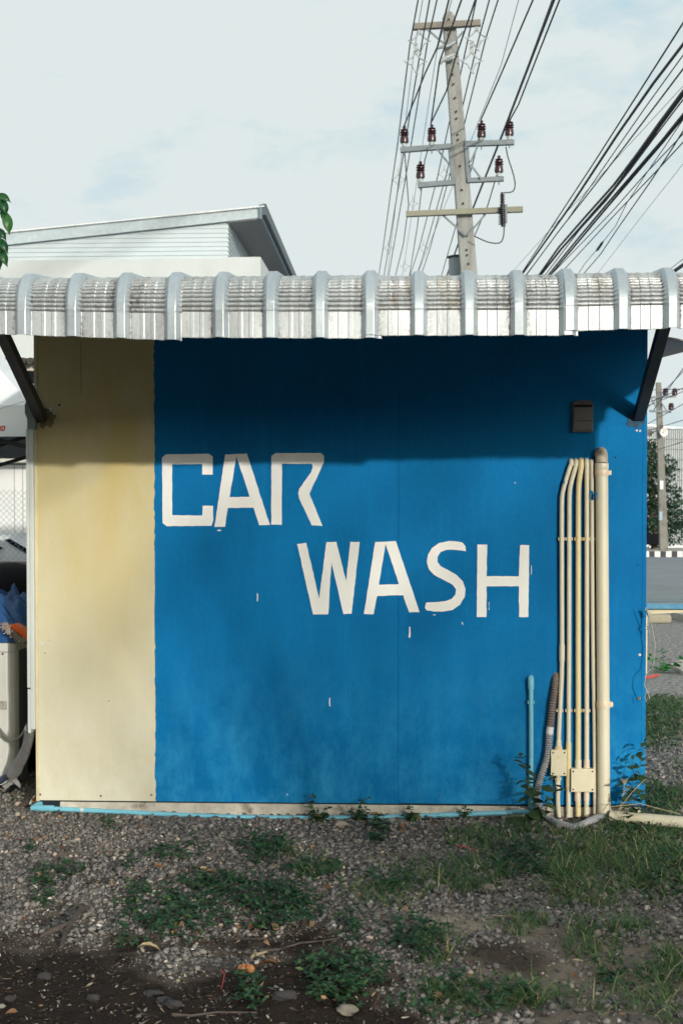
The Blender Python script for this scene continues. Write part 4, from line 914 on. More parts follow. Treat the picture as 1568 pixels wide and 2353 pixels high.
# white car behind fence
YC = 7.6
cr_ = thing('parked_car', (P(-120, 1290, YC).x, YC+.8, 0), 'white car parked behind the chain-link fence', 'car')
def C(px, py, Y=YC): return P(px, py, Y)
MB().prism([C(-420,1225),(C(-200,1222)),C(8,1240),C(62,1262),C(130,1290),C(132,1400),C(-420,1400)], (0, 1.6, 0)).build('body', CARW, cr_, bevel=.02)
MB().prism([C(10,1240,YC-.012),C(22,1237,YC-.012),C(66,1262,YC-.012),C(66,1275,YC-.012)], (0, .011, 0)).build('windscreen', GLASSD, cr_)
MB().prism([C(-300,1230,YC-.012),C(-40,1240,YC-.012),C(8,1258,YC-.012),C(-10,1268,YC-.012),C(-300,1290,YC-.012)], (0, .011, 0)).build('side_window', GLASSD, cr_)
for px in (-330, 60):
    c = C(px, 1400); mb = MB(); mb.lathe((c.x, YC-.02, .32), [(.31, 0), (.32, .03), (.32, .2), (.31, .22)], 24, (0, 1, 0)); wh = mb.build('wheel', DARK, cr_, smooth=True)
MB().prism([C(30,1224,YC+.3),C(60,1224,YC+.3),C(66,1262,YC+.3),C(20,1240,YC+.3)], (0, .1, 0)).build('roof_pillar', CARW, cr_)

# gable house -------------------------------------------------
gh = thing('gable_house', P(300, 1280, 17), 'grey clapboard upper storey with steep overhanging roof above a white parapet', 'house')
YP, YG = 14.0, 14.84
pz = P(300, 597, YP).z; pxr = P(598, 590, YP).x
MB().box((-14, YP, 0), (pxr, YP+4.2, P(100, 597, YP).z)).build('parapet_wall', PARAPET, gh)
MB().box((P(515, 590, YP).x, YP-.003, P(100, 597, YP).z-.5), (pxr+.003, YP+4.2, P(598, 590, YP).z)).build('parapet_corner', PARAPET, gh)
c0 = P(523, 502, YG); zlo = pz-.6; xg = c0.x; xw = -14.0
def gtop(x):   # underside line of the gable measured on its plane
    a_, b_ = P(20, 555, YG), P(523, 502, YG); return a_.z+(b_.z-a_.z)*(x-a_.x)/(b_.x-a_.x)
mb = MB(); z = zlo; st = .068
def xat(z_): a_, b_ = P(20, 555, YG), P(523, 502, YG); return a_.x+(z_-a_.z)*(b_.x-a_.x)/(b_.z-a_.z)
while z < c0.z:
    z2_ = z+st; pg = [(max(xw, xat(z)), z), (xg, z), (xg, min(z2_, gtop(xg)))]
    if z2_ < gtop(xg): pg.append((max(xw, xat(z2_)), z2_))
    if gtop(xw) > z: pg.append((xw, min(z2_, gtop(xw))))
    f3 = [(x, YG-.016*(1-(zq-z)/st), zq) for x, zq in pg]; n_ = len(pg)
    mb.add(f3+[(x, YG+.03, zq) for x, zq in pg], [tuple(range(n_)), tuple(range(2*n_-1, n_-1, -1))]+[(q, n_+q, n_+(q+1) % n_, (q+1) % n_) for q in range(n_)]); z += st
mb.build('siding', SIDING, gh)
mb = MB(); z = zlo
while z < c0.z: mb.add([(xg+.018, YG, z), (xg+.018, YG+7, z), (xg, YG+7, z+st), (xg, YG, z+st), (xg-.04, YG, z), (xg-.04, YG+7, z), (xg-.04, YG+7, z+st), (xg-.04, YG, z+st)], [(0, 1, 2, 3), (4, 7, 6, 5), (0, 4, 5, 1), (3, 2, 6, 7), (1, 5, 6, 2), (0, 3, 7, 4)]); z += st
mb.build('side_siding', SIDING, gh)
YR = 14.75
a1, b1 = P(-60, 543, YR), P(605, 476, YR); a2, b2 = P(-60, 570, YR), P(598, 500, YR)
MB().prism([a1, b1, b2, a2], (0, .03, 0)).build('bargeboard', simple('light_fascia', (.44, .51, .54), .6), gh)
D_ = Vector((-.08, 8.5, .0)); thk = Vector((0, 0, .10)); ov = Vector((0, -.06, 0))
w0, w1 = P(-60, 541, YR), P(608, 474, YR)
up0, up1 = w0+Vector((-2, 0, (w1.z-w0.z)/(w1.x-w0.x)*-2)), w1
MB().add([up0+ov, up1+ov, up1+D_, up0+D_, up0+ov-thk*.15, up1+ov-thk*.15, up1+D_-thk*.15, up0+D_-thk*.15], [(0, 1, 2, 3), (7, 6, 5, 4), (0, 4, 5, 1), (1, 5, 6, 2), (2, 6, 7, 3), (3, 7, 4, 0)]).build('roof', ROOFW, gh)
sb = Vector((0, 0, -.20)); slope = (w1.z-w0.z)/(w1.x-w0.x)
s0 = Vector((xg, YR, 0)); s1 = w1+Vector((-.10, 0, 0))
def rz(x): return w1.z+slope*(x-w1.x)
mb = MB()
for (xA, xB, dz0, th_) in ((xg, w1.x-.09, -.185, .02),):
    p = [Vector((xA, YR+.031, rz(xA)+dz0)), Vector((xB, YR+.031, rz(xB)+dz0))]
    mb.add([p[0], p[1], p[1]+D_, p[0]+D_]+[q+Vector((0, 0, th_)) for q in (p[0], p[1], p[1]+D_, p[0]+D_)], [(0, 1, 2, 3), (7, 6, 5, 4), (0, 4, 5, 1), (1, 5, 6, 2), (2, 6, 7, 3), (3, 7, 4, 0)])
mb.build('soffit', SOFFIT, gh)
p0 = Vector((w1.x-.085, YR-.05, w1.z-.20));
mb = MB(); mb.add([p0, p0+Vector((.05, 0, 0)), p0+Vector((.05, 0, .22)), p0+Vector((0, 0, .22))]+[q+D_ for q in (p0, p0+Vector((.05, 0, 0)), p0+Vector((.05, 0, .22)), p0+Vector((0, 0, .22)))], [(0, 1, 2, 3), (7, 6, 5, 4), (0, 4, 5, 1), (1, 5, 6, 2), (2, 6, 7, 3), (3, 7, 4, 0)])
mb.build('eave_fascia', FASCIA, gh)
p0 = p0+Vector((.0505, 0, .06)); mb = MB(); mb.add([p0, p0+Vector((.06, 0, 0)), p0+Vector((.06, 0, .17)), p0+Vector((0, 0, .17))]+[q+D_ for q in (p0, p0+Vector((.06, 0, 0)), p0+Vector((.06, 0, .17)), p0+Vector((0, 0, .17)))], [(0, 1, 2, 3), (7, 6, 5, 4), (0, 4, 5, 1), (1, 5, 6, 2), (2, 6, 7, 3), (3, 7, 4, 0)])
mb.build('gutter', simple('dark_gutter', (.06, .09, .11), .5), gh)

# ------------------------------------------------------------------ tree at the left edge
lt = thing('mango_tree', (-4.6, 1.6, 0), 'broad-leaved tree at the left edge with drooping glossy green leaves', 'tree')
mb = MB(); mb.tube(smoothp([(-4.6, 1.6, 0), (-4.55, 1.6, 1.2), (-4.3, 1.55, 2.4), (-3.7, 1.5, 3.3), (-3.1, 1.45, 3.75), (-2.78, 1.4, 3.78)], 5), [.11-.004*i for i in range(26)], 10)
mb.tube(smoothp([(-4.3, 1.55, 2.4), (-4.6, 1.7, 3.2), (-4.9, 1.9, 4.1)], 5), [.07-.005*i for i in range(11)], 8); mb.build('trunk', BARK, lt, smooth=True)
pos, yw, pt, ll = [], [], [], []
cl = [(-3.25, 1.45, 3.9), (-3.6, 1.5, 3.5), (-3.3, 1.5, 3.4), (-4.9, 1.9, 4.2), (-4.3, 1.6, 4.3), (-4.0, 1.6, 3.8), (-5.2, 1.9, 3.7), (-3.9, 1.3, 3.2)]
for c in cl:
    for k in range(70):
        pos.append((c[0]+random.gauss(0, .16), c[1]+random.gauss(0, .2), c[2]+random.gauss(0, .16))); yw.append(random.uniform(0, 2*PI)); pt.append(random.uniform(.2, 1.3)); ll.append(random.uniform(.12, .2))
m = len(pos); L = np.array(ll)
V1, F1 = scatter(LEAF_V, LEAF_T, np.array(pos), rotmats(m, np.array(yw), np.array(pt), RNG.normal(0, .4, m)), np.stack([L, L*.85, L], -1)); R1 = np.repeat(RNG.random(m), len(LEAF_V))
# the leaves that show: tip chains measured in the plane of the twig
vis = [((-6,447),(12,450),(27,466),.9),((4,452),(14,478),(17,494),.7),((12,486),(22,512),(23,540),1.),((6,484),(9,498),(10,508),.5),((-8,470),(4,480),(8,500),.4),((-6,524),(8,535),(16,554),.5),
       ((-5,548),(12,560),(20,585),.6),((0,570),(10,590),(19,614),.8),((-6,585),(2,600),(2,620),.3),((-10,530),(-2,550),(-2,575),.9),((-8,560),(0,580),(6,592),.4)]
for (a_, b_, c_, sh) in vis:
    A_, B_, C_ = P(a_[0], a_[1], 1.40), P(b_[0], b_[1], 1.34), P(c_[0], c_[1], 1.40); wdt = (C_-A_).length*.215
    n0 = len(V1); rows_ = []
    for k in range(9):
        t = k/8; c = A_*(1-t)**2+B_*2*t*(1-t)+C_*t*t; tg = ((B_-A_)*(1-t)+(C_-B_)*t).normalized(); sd = tg.cross(Vector((.25, -1, .1))).normalized(); ww = wdt*math.sin(PI*min(t*1.04+.02, 1))**.8
        rows_ += [c+sd*ww+Vector((0, -.012, 0)), c+Vector((0, .006, 0)), c-sd*ww+Vector((0, -.012, 0))]
    V1 = np.concatenate([V1, np.array([tuple(q) for q in rows_])]); ff = []
    for k in range(8):
        b_i = n0+k*3
        for o_ in (0, 1): ff += [(b_i+o_, b_i+o_+1, b_i+o_+4), (b_i+o_, b_i+o_+4, b_i+o_+3)]
    F1 = np.concatenate([F1, np.array(ff)]); R1 = np.concatenate([R1, np.full(27, sh*.8)])
np_mesh('crown', V1, F1, TREELEAF, R1, parent=lt, smooth=True)

# ------------------------------------------------------------------ utility pole
YPO = 20.7
pole = thing('utility_pole', (P(1120, 1195, YPO).x+.15, YPO, 0), 'tall leaning concrete utility pole with crossarms and insulators above the roof', 'utility pole')
def Q(px, py, dy=0): return P(px, py, YPO+dy)
pt_, pb_ = Q(1029, 27), Q(1076, 632); gd = pb_+(pb_-pt_)*((pb_.z)/(pt_.z-pb_.z))
def pstn(t): return pt_.lerp(gd, t)
mb = MB()
def ringv(c, w_, d_): return [c+Vector((sx*w_/2, sy*d_/2, 0)) for sx, sy in ((-1, -1), (1, -1), (1, 1), (-1, 1))]
tt = [0, .012, .012001, 1]; ws = [.10, .19, .19, .36]; vs = []
secs = [(0, .12), (.012, .25), (1, .42)]
for t, w_ in secs: vs += ringv(pstn(t), w_, w_*.9)
fs = [(3, 2, 1, 0)]+[(i*4+k, i*4+(k+1) % 4, i*4+4+(k+1) % 4, i*4+4+k) for i in range(2) for k in range(4)]+[(8, 9, 10, 11)]
mb.add(vs, fs); mb.build('post', CONC, pole, bevel=.03)
for px, py in ((1030,45),(1031,61),(1032,77),(1038,171),(1041,193),(1044,225),(1047,256),(1048,272),(1050,309),(1051,321),(1056,381),(1060,436),(1063,467),(1071,574),(1072,586),(1075,606)):
    c = Q(px, py, -.16); MB().lathe(c, [(.022, 0), (.022, .01)], 8, (0, -1, 0)).build('bolt_hole', HOLE, pole)
def arm(a_, b_, w_, h_, mat, dy, nm): MB().bar(Q(*a_, dy), Q(*b_, dy), h_, w_).build(nm, mat, pole, bevel=.008)
arm((948, 62), (1103, 53), .115, .12, simple('arm_concrete', (.22, .20, .165), .85, col2=(.15, .135, .115), scale=3), -.21, 'crossarm')
arm((932, 492), (1200, 481), .105, .11, simple('arm_wood', (.25, .245, .19), .85, col2=(.18, .175, .14), scale=3, stretch=(.4, 1, 1)), -.26, 'crossarm')
arm((919, 345), (1036, 336), .10, .10, GALV, -.14, 'steel_arm'); arm((1066, 331), (1180, 327), .10, .10, GALV, -.14, 'steel_arm')
arm((959, 426), (1044, 419), .10, .10, GALV, -.14, 'steel_arm'); arm((1072, 415), (1156, 411), .09, .10, GALV, -.14, 'steel_arm')
arm((1033, 333), (1041, 424), .09, .10, GALV, -.12, 'steel_frame'); arm((1070, 329), (1076, 418), .09, .10, GALV, -.12, 'steel_frame')
for a_, b_ in (((1003,342),(1030,376)),((1096,336),(1080,372)),((1080,378),(1104,410)),((1016,494),(1069,541)),((1114,492),(1073,541)),((979,66),(1019,100)),((1064,72),(1040,98))): MB().bar(Q(*a_, -.22), Q(*b_, -.22), .03, .035).build('brace', GALV, pole)
def insulator(px, py, k=1., dy=-.16):
    c = Q(px, py, dy); mb = MB(); s = k
    prof = [(.045, 0), (.10, .01), (.105, .05), (.095, .15), (.06, .17), (.10, .185), (.11, .20), (.06, .225), (.105, .245), (.105, .26), (.055, .285), (.095, .30), (.09, .315), (.04, .335), (.03, .37), (.045, .385), (.03, .40)]
    mb.lathe(c, [(r*s, z*s) for r, z in prof], 16); i_ = mb.build('insulator', PORC, pole, smooth=True)
    MB().lathe(c-Vector((0, 0, .09*s)), [(.045, 0), (.05, .07*s), (.03, .09*s)], 12).build('insulator_base', POLYM, i_ and pole, smooth=True)
    MB().lathe(c-Vector((0, 0, .28*s)), [(.012, 0), (.012, .2*s)], 6).build('pin', GALV, pole)
for px, py in ((928, 329), (991, 325.5), (1105, 316), (1169, 312), (965, 410), (1145, 397)): insulator(px, py, .82)
# ring-shaped spacer hangers
def hanger(px, py, s=1., par=None, dy=-.2, yy=None):
    Y_ = YPO if yy is None else yy; c = P(px, py, Y_+dy); mb = MB()
    q = [c+Vector((x*s, 0, z*s)) for x, z in ((0, .26), (-.13, .12), (-.30, -.02), (-.12, -.10), (.03, -.38), (.12, -.10), (.30, .0), (.13, .12))]
    mb.tube(q+[q[0]], .024*s, 6)
    mb.box(c+Vector((-.06*s, -.02, .24*s)), c+Vector((.06*s, .02, .56*s)))
    for k_ in (2, 4, 6): mb.tube([q[k_]+Vector((-.05*s, -.03, .03)), q[k_], q[k_]+Vector((.05*s, -.03, -.01))], .018*s, 5)
    return mb.build('cable_spacer', simple('spacer_grey', (.36, .40, .41), .5) if 'spacer_grey' not in MATS else MATS['spacer_grey'], par, smooth=True)
for px, py in ((963, 95), (954, 142), (1094, 88), (1082, 140)): hanger(px, py, .62, pole)
mb = MB()
mb.tube([Q(1004, 110, -.3), Q(1030, 104, -.3), Q(1045, 95, -.3)], .035, 6); mb.tube([Q(1009, 146, -.3), Q(1022, 134, -.3), Q(1044, 132, -.3)], .035, 6); mb.bar(Q(1015, 138, -.28), Q(1046, 128, -.28), .05, .09)
mb.build('centre_spacer', POLYM, pole, smooth=True)
# arrester
ar = MB(); 
for k in range(9): ar.lathe(Q(1153, 478-k*3.6, -.4), [(.018, 0), (.055, .012), (.018, .024)], 10)
ar.tube([Q(1153, 480, -.4), Q(1152, 442, -.4)], .025, 8); ar.build('arrester_top', PORC, pole, smooth=True)
ar = MB(); ar.tube([Q(1155, 520, -.4), Q(1153, 470, -.4)], .045, 10)
for k in range(8): ar.lathe(Q(1152, 516-k*4.6, -.4), [(.03, 0), (.075, .012), (.03, .024)], 10)
ar.build('arrester', CABLE, pole, smooth=True)
MB().bar(Q(1161, 512, -.38), Q(1161, 470, -.38), .05, .05, (0, 1, 0)).build('arrester_clamp', GALV, pole)
for L_ in ([(1161,337),(1166,362),(1178,400),(1182,425),(1176,440),(1155,443)], [(1157,520),(1155,545),(1146,558),(1120,556),(1088,542)]):
    MB().tube(smoothp([Q(x, y, -.4) for x, y in L_], 4), .012, 6).build('jumper_wire', CABLE, pole, smooth=True)
tf_ = thing('transformer', Q(1046, 640, .45), 'grey cylindrical transformer mounted behind the concrete pole', 'transformer')
mb = MB(); c = Q(1050, 760, .5); ztp = Q(1050, 592, .5).z; mb.lathe(c, [(.16, 0), (.18, .03), (.18, ztp-c.z-.05), (.165, ztp-c.z)], 20); mb.build('tank', simple('transformer_grey', (.30, .34, .36), .5), tf_, smooth=True)
MB().lathe((c.x, c.y, ztp), [(.21, 0), (.215, .02), (.15, .04)], 20).build('lid', STEEL, tf_, smooth=True)

# ------------------------------------------------------------------ wires: level cables, each at its own height
def wire(L, r, label, group, Y0_=YPO, mat=CABLE, ext0=True, ext1=True, name='power_cable', zfix=None):
    """L runs from near (top of the frame) to far; height is constant along the cable"""
    z = zfix if zfix is not None else P(*L[-1], Y0_).z if Y0_ is not None else None
    pts = [G(x, y, z) for x, y in L]
    # keep the direction of each span close to the direction of the line
    if ext0:
        d = (pts[0]-pts[-1]).normalized(); a_ = pts[0]
        pts.insert(0, a_+d*((a_.y+22)/max(-d.y, .2)))
    if ext1:
        d = (pts[-1]-pts[-2]).normalized(); a_ = pts[-1]; yend = 110
        if a_.y < yend and d.y > .1: pts.append(a_+d*((yend-a_.y)/d.y)+Vector((0, 0, -.0)))
    mb = MB(); mb.tube(pts, r, 6); return tag(mb.build(name, mat, smooth=True), label, 'cable', group)
GH = 'thin high-voltage wires passing the pole top'; GI = 'wires tied to the brown insulators'; GT = 'black cables sweeping down at the right'
zz1 = Q(941.6, 97.7).z; zz2 = Q(964.7, 119.6).z
lab = {1:'outermost left high wire, leftmost line in the sky', 2:'second high wire from the left, through the lower ring of the left spacers', 3:'third high wire from the left, just inside the left spacers',
       7:'first high wire right of the pole top, on the left tip of the right spacers', 8:'middle high wire right of the pole top, through the right spacers', 9:'outermost right high wire of the pole-top set'}
WR = {1:[(959.6,0),(941.6,97.7),(912,336),(901,411.5),(879.9,566.6),(868.8,636.6)], 2:[(986,0),(964.7,119.6),(935,298),(914.6,428),(890,581),(881,636.6)],
      3:[(1002.8,0),(981.5,95),(943,336),(930,414),(903,569.7),(891.4,636.6)], 7:[(1093,0),(1074.6,87.4),(1053.5,185),(1030,286.8),(1004.6,405),(962,569.7),(940,636.6)],
      8:[(1123,0),(1093,110.6),(1060,252),(1024,402.5),(972.5,584),(959.6,624)], 9:[(1143,0),(1115,87.4),(1063.8,293),(1030,410),(986.6,572),(968.6,626)]}
for k, L_ in WR.items():
    zf = Q(*L_[1]).z; wire(L_, .0135, lab[k], GH, zfix=zf)
for L_, lb in (([(1030,0),(1003.8,108),(975,170),(925,296)], 'wire from the sky down to the far left insulator'), ([(1059,0),(1008.5,142.7),(989,285)], 'wire crossing the pole top to the second insulator'),
               ([(1090.8,0),(1045,133.7),(1025,208),(991,279)], 'wire crossing the upper pole down to the second insulator'), ([(1223,0),(1150,170),(1103.6,275)], 'wire descending to the insulator just right of the pole'),
               ([(1284,0),(1230,137),(1190,240),(1170,276)], 'thin right-hand wire of the pair reaching the far right insulator')):
    zf = Q(*L_[-1]).z; wire(L_, .014, lb, GI, zfix=zf, ext1=False)
wire([(1271,0),(1156,301),(1084,482),(1053,557),(1024,637)], .022, 'thick dark cable crossing in front of the pole from upper right', GI, zfix=Q(1156, 301).z)
wire([(1268,0),(1200,185),(1166,275)], .016, 'dark cable beside the thick one ending at the far right insulator', GI, zfix=Q(1166, 275).z, ext1=False)
wire([(1103,300),(1085,375),(1049.6,508),(1012.3,636.6)], .012, 'thin wire passing behind the pole below the steel arms', GI, zfix=Q(1103, 300).z, ext0=False)
wire([(929,352),(938,470),(926,560),(908,632)], .011, 'thin wire leaving the far left insulator into the distance', GI, zfix=Q(929, 352).z, ext0=False)
wire([(989,320),(975,368),(968,430),(958,520),(940,632)], .011, 'thin wire linking the left insulators and running into the distance', GI, zfix=Q(989, 320).z, ext0=False)
wire([(1142,395),(1120,470),(1090,540)], .012, 'short wire from the lower right insulator toward the pole', GI, zfix=Q(1142, 395).z, ext0=False, ext1=False)
for L_, lb in (([(1190,0),(1150,150),(1090,300)], 'faint grey wire between the pole and the right-hand wires'), ([(1037,0),(1003,115),(990,200)], 'faint pale wire at the left of the pole top'), ([(960+10,0),(950,120),(925,330)], 'faint pale wire beside the outer left wire')):
    wire(L_, .008, lb, GH, zfix=Q(*L_[1]).z+1, mat=CABLEG)
TZ = P(1200, 628, 20).z
TW = [([(1568,52),(1444,246.7),(1361.8,375.5),(1280,500),(1197,627.7)], .0095, 'uppermost black cable of the right-hand set'),
      ([(1568,101),(1498.8,192),(1416.6,309.7),(1318,460),(1200,627.7)], .017, 'second and thickest upper cable of the right-hand set'),
      ([(1568,126),(1482,245),(1397.4,367),(1300,508),(1208,630)], .007, 'third cable of the right-hand set, very thin'),
      ([(1568,157.6),(1466,293),(1389,394.7),(1279.6,534.5),(1207,633)], .010, 'fourth cable of the right-hand set, above the big bundle'),
      ([(1568,209),(1512,284),(1465,350),(1409,424),(1343,498),(1283,567),(1236,633)], .019, 'upper cable of the big twisted right-hand bundle'),
      ([(1568,216),(1513,291),(1467,357),(1412,431),(1347,505),(1287,573),(1240,633)], .020, 'lower cable of the big twisted right-hand bundle'),
      ([(1568,228),(1500,318),(1445,392),(1390,462),(1330,528),(1250,633)], .009, 'thin cable running under the big bundle'),
      ([(1568,262),(1518,324),(1452,400),(1389,473),(1318,558),(1257,633)], .016, 'upper cable of the second right-hand bundle'),
      ([(1568,269),(1518,330),(1452,407),(1389,481),(1318,566),(1262,633)], .017, 'lower cable of the second right-hand bundle'),
      ([(1568,307),(1482.4,397.5),(1405.6,485),(1266,630)], .008, 'thin straight cable just below the second bundle'),
      ([(1568,326),(1515,383.7),(1411,493),(1292,622)], .009, 'thin cable below the second bundle, near the crossing'),
      ([(1568,300),(1540,345),(1493,416.6),(1416.6,526),(1378,584),(1335.7,633)], .009, 'lowest black cable, crossing the others and sagging'),
      ([(1530,330),(1482,400),(1438.5,466),(1412,520),(1381,559),(1340,608.5),(1325,632)], .006, 'thin cable with a dark splice halfway down')]
for L_, r, lb in TW: wire(L_, r, lb, GT, zfix=TZ)
wire([(1568,375.5),(1470,500),(1370,630)], .004, 'faint pale wire lowest at the right of the sky', GT, zfix=TZ, mat=CABLEG)
wire([(1345,440),(1260,530),(1178,622)], .004, 'faint pale wire left of the right-hand cables', GT, zfix=TZ, mat=CABLEG)
p = G(1381, 559, TZ); q = G(1372, 572, TZ); mb = MB(); mb.tube([p+(p-q)*.4, p, q, q+(q-p)*.4], [.008, .022, .026, .008], 8)
tag(mb.build('cable_splice', CABLE, smooth=True), 'dark swollen splice on the thin right-hand cable', 'cable splice')
wire([(1620,570),(1568,608),(1540,628),(1525,640)], .028, 'very thick black cable cutting the corner above the roof at far right', GT, zfix=P(1540, 625, 14).z)
wire([(1600,570),(1545,612),(1510,640)], .006, 'thin grey-blue wire above the thick cable at the right roof corner', GT, zfix=P(1540, 615, 14).z, mat=CABLEG)
# far spacers on the wires
for i, (px, py, Y_, s, lb) in enumerate(((915,413,37,.62,'upper grey ring spacer far along the left wires'),(891,570,56,.62,'lower grey ring spacer far along the left wires'),(1020,400,38,.55,'grey ring spacer on the wires just left of the pole'),(972,570,56,.62,'far grey ring spacer on the right-hand wire set'),(930,612,64,.62,'farthest grey ring spacer just above the roof edge'),(948,468,44,.5,'small grey spacer hanging left of the wooden arm'))):
    o = hanger(px, py, s*1.05, None, 0, Y_); tag(o, lb, 'spacer', 'ring spacers strung along the wires')

# ------------------------------------------------------------------ right background
# road, kerb, pavement
def sheetobj(name, x0, x1, y0, y1, z, mat): o = MB().box((x0, y0, z-.003), (x1, y1, z)).build(name, mat); o['kind'] = 'structure'; return o
sheetobj('road', -80, 160, 15.5, 52, .005, ASPH)
rl = MB().box((-80, 24, .0095), (160, 24.12, .0105)).build('road_marking', simple('worn_line', (.33, .32, .28), .8)); rl['kind'] = 'structure'
kb = MB().box((-80, 52, 0), (160, 52.3, .24)).build('kerb', KERBS); kb['kind'] = 'structure'
pv = MB().box((-80, 52.302, 0), (160, 60, .236)).build('pavement', KERBC); pv['kind'] = 'structure'
a = G(1499, 1432); b = G(1541, 1432)
k2 = MB(); k2.box((a.x-3, a.y, 0), (b.x, a.y+.5, P(1500, 1412, a.y).z)); o = k2.build('kerb_stub', simple('mossy_kerb', (.36, .32, .24), .9, col2=(.25, .24, .17), scale=4), bevel=.03); tag(o, 'broken end of a low concrete kerb beside the road', 'kerb block')
o = MB().prism([G(1541, 1412)+Vector((0, 0, .0)), G(1600, 1428), G(1600, 1436), G(1541, 1420)], (0, 0, .10)).build('kerb', KERBC); o['kind'] = 'structure'
o = MB().prism([G(1536, 1532), G(1560, 1524), G(1640, 1524), G(1640, 1560), G(1568, 1552)], (0, 0, .04)).build('concrete_slab', KERBC, bevel=.01); o['kind'] = 'structure'
# big corrugated hoarding
YW = 70
hw = thing('corrugated_wall', P(1560, 1270, YW), 'tall white corrugated metal building across the road', 'building')
zt_ = P(1530, 987, YW).z; xa_, xb_ = P(1380, 1100, YW).x, P(1800, 1100, YW).x
MB().prism([(xa_, YW, 0), (xb_, YW, 0), (xb_, YW, zt_-.5), (xa_, YW, zt_+.6)], (0, 6, 0)).build('wall', CORR, hw)
mb = MB(); x = xa_
while x < xb_: mb.box((x, YW-.06, .2), (x+.045, YW-.005, zt_+.6-1.1*(x-xa_)/(xb_-xa_)-.12)); x += .115
mb.build('ribs', simple('rib_grey', (.24, .27, .28), .7), hw)
mb = MB()
for k in range(9): z = 2+k*.55; mb.box((xa_, YW-.09, z), (xb_, YW-.065, z+.03))
mb.build('rails', simple('rail_grey', (.22, .25, .27), .7), hw)
# far tree(s)
def leafball(name, label, base, blobs, n, s, mat, cat='tree', trunk=True, group=None):
    t = thing(name, base, label, cat, group); base = Vector(base)
    if trunk:
        mb = MB(); top = max(b_[2] for b_ in blobs)
        mb.tube([base, base+Vector((.1, 0, top*.35)), base+Vector((-.1, .1, top*.7))], [.14, .10, .05], 8)
        for b_ in blobs: mb.tube([base+Vector((0, 0, top*.3)), base+Vector((b_[0]*.5, b_[1]*.5, b_[2]*.7)), base+Vector(b_[:3])], [.06, .04, .015], 6)
        mb.build('trunk', BARK, t, smooth=True)
    pos = []
    for (bx, by, bz, br__) in blobs:
        for k in range(int(n*br__**2)):
            d = RNG.normal(0, 1, 3); d /= np.linalg.norm(d); rr = br__*RNG.uniform(.3, 1.08)**.5*(1+.25*math.sin(5*d[0]+3*bz)*math.sin(4*d[2]+bx))
            pos.append(np.array(base)+np.array((bx, by, bz))+d*rr*np.array((1, 1, .85)))
    pos = np.array(pos); m = len(pos); L = RNG.uniform(.6, 1.3, m)*s
    V, Fc = scatter(LEAF_V, LEAF_T, pos, rotmats(m, RNG.uniform(0, 2*PI, m), RNG.uniform(-.6, 1.2, m), RNG.normal(0, .6, m)), np.stack([L, L*1.3, L], -1))
    np_mesh('crown' if trunk else 'foliage', V, Fc, mat, np.repeat(RNG.random(m), len(LEAF_V)), parent=t); return t
tb = G(1500, 1262); tb = P(1500, 1262, 57); tb.z = .2
leafball('roadside_tree', 'dark green bushy tree across the road behind the far pole', tb, [(0,0,3.2,.9),(-.5,.2,4.1,.9),(.5,0,2.3,.9),(-.3,0,1.5,1.0),(.8,0,1.4,.7),(-.8,0,3.0,.9),(.45,0,3.8,.6),(-1.2,.1,2,1.0),(.1,.2,.8,.9),(-.2,0,4.6,.5)], 800, .17, FARLEAF)
tb2 = P(1552, 1262, 60); tb2.z = .2
leafball('roadside_bush', 'low dark green bush right of the far pole', tb2, [(0,0,.9,.8),(.6,0,.8,.8),(-.3,0,1.3,.6),(1.1,0,1.1,.9)], 420, .15, FARLEAF, 'bush', False)
c = P(1488, 1262, 56); cx_ = thing('dark_car', (c.x, 56, .2), 'dark vehicle half hidden behind the booth corner across the road', 'car')
MB().prism([(c.x-3, 56, .45), (c.x+.75, 56, .45), (c.x+.8, 56, .85), (c.x+.1, 56, .95), (c.x-.3, 56, 1.35), (c.x-2, 56, 1.4), (c.x-3, 56, 1.0)], (0, 1.6, 0)).build('body', DARK, cx_, bevel=.05)
for dx in (-2.2,): MB().lathe((c.x+dx, 55.97, .5), [(.29, 0), (.3, .05), (.3, .2)], 16, (0, 1, 0)).build('wheel', DARK, cx_, smooth=True)
MB().prism([(c.x-.25, 55.98, 1.3), (c.x+.03, 55.98, .98), (c.x-1.8, 55.98, .98), (c.x-1.8, 55.98, 1.33)], (0, .015, 0)).build('window', GLASSD, cx_)
# far pole
YQ = 53.5
fpo = thing('utility_pole', (P(1523, 1268, YQ).x, YQ, .2), 'distant grey concrete pole with loudspeaker and white plate across the road', 'utility pole')
def Z_(px, py, dy=0): return P(px, py, YQ+dy)
a_, b_ = Z_(1511, 879), Z_(1523, 1268); vs = []
for t, w_ in ((0, .20), (1, .34)): vs += ringv(a_.lerp(b_, t), w_, w_)
MB().add(vs, [(3, 2, 1, 0), (0, 1, 5, 4), (1, 2, 6, 5), (2, 3, 7, 6), (3, 0, 4, 7), (4, 5, 6, 7)]).build('post', CONCD, fpo)
for (x0_, y0_, x1_, y1_) in ((1490,913,1551,910),(1490,944,1540,946)): MB().bar(Z_(x0_, y0_, -.2), Z_(x1_, y1_, -.2), .09, .09).build('steel_arm', GALV, fpo)
for (x0_, y0_, x1_, y1_) in ((1492,912,1508,940),(1518,925,1530,944),(1494,915,1502,930)): MB().bar(Z_(x0_, y0_, -.2), Z_(x1_, y1_, -.2), .05, .05).build('brace', GALV, fpo)
for px, py in ((1527,908),(1548,908),(1540,942)): MB().lathe(Z_(px, py, -.2), [(.10, 0), (.12, .05), (.10, .12), (.13, .16), (.09, .22), (.12, .26), (.05, .30)], 12).build('insulator', PORC, fpo, smooth=True)
MB().box(Z_(1514.5, 1124, -.2), Z_(1522, 1104, -.185)).build('plate', WHITEWALL, fpo)
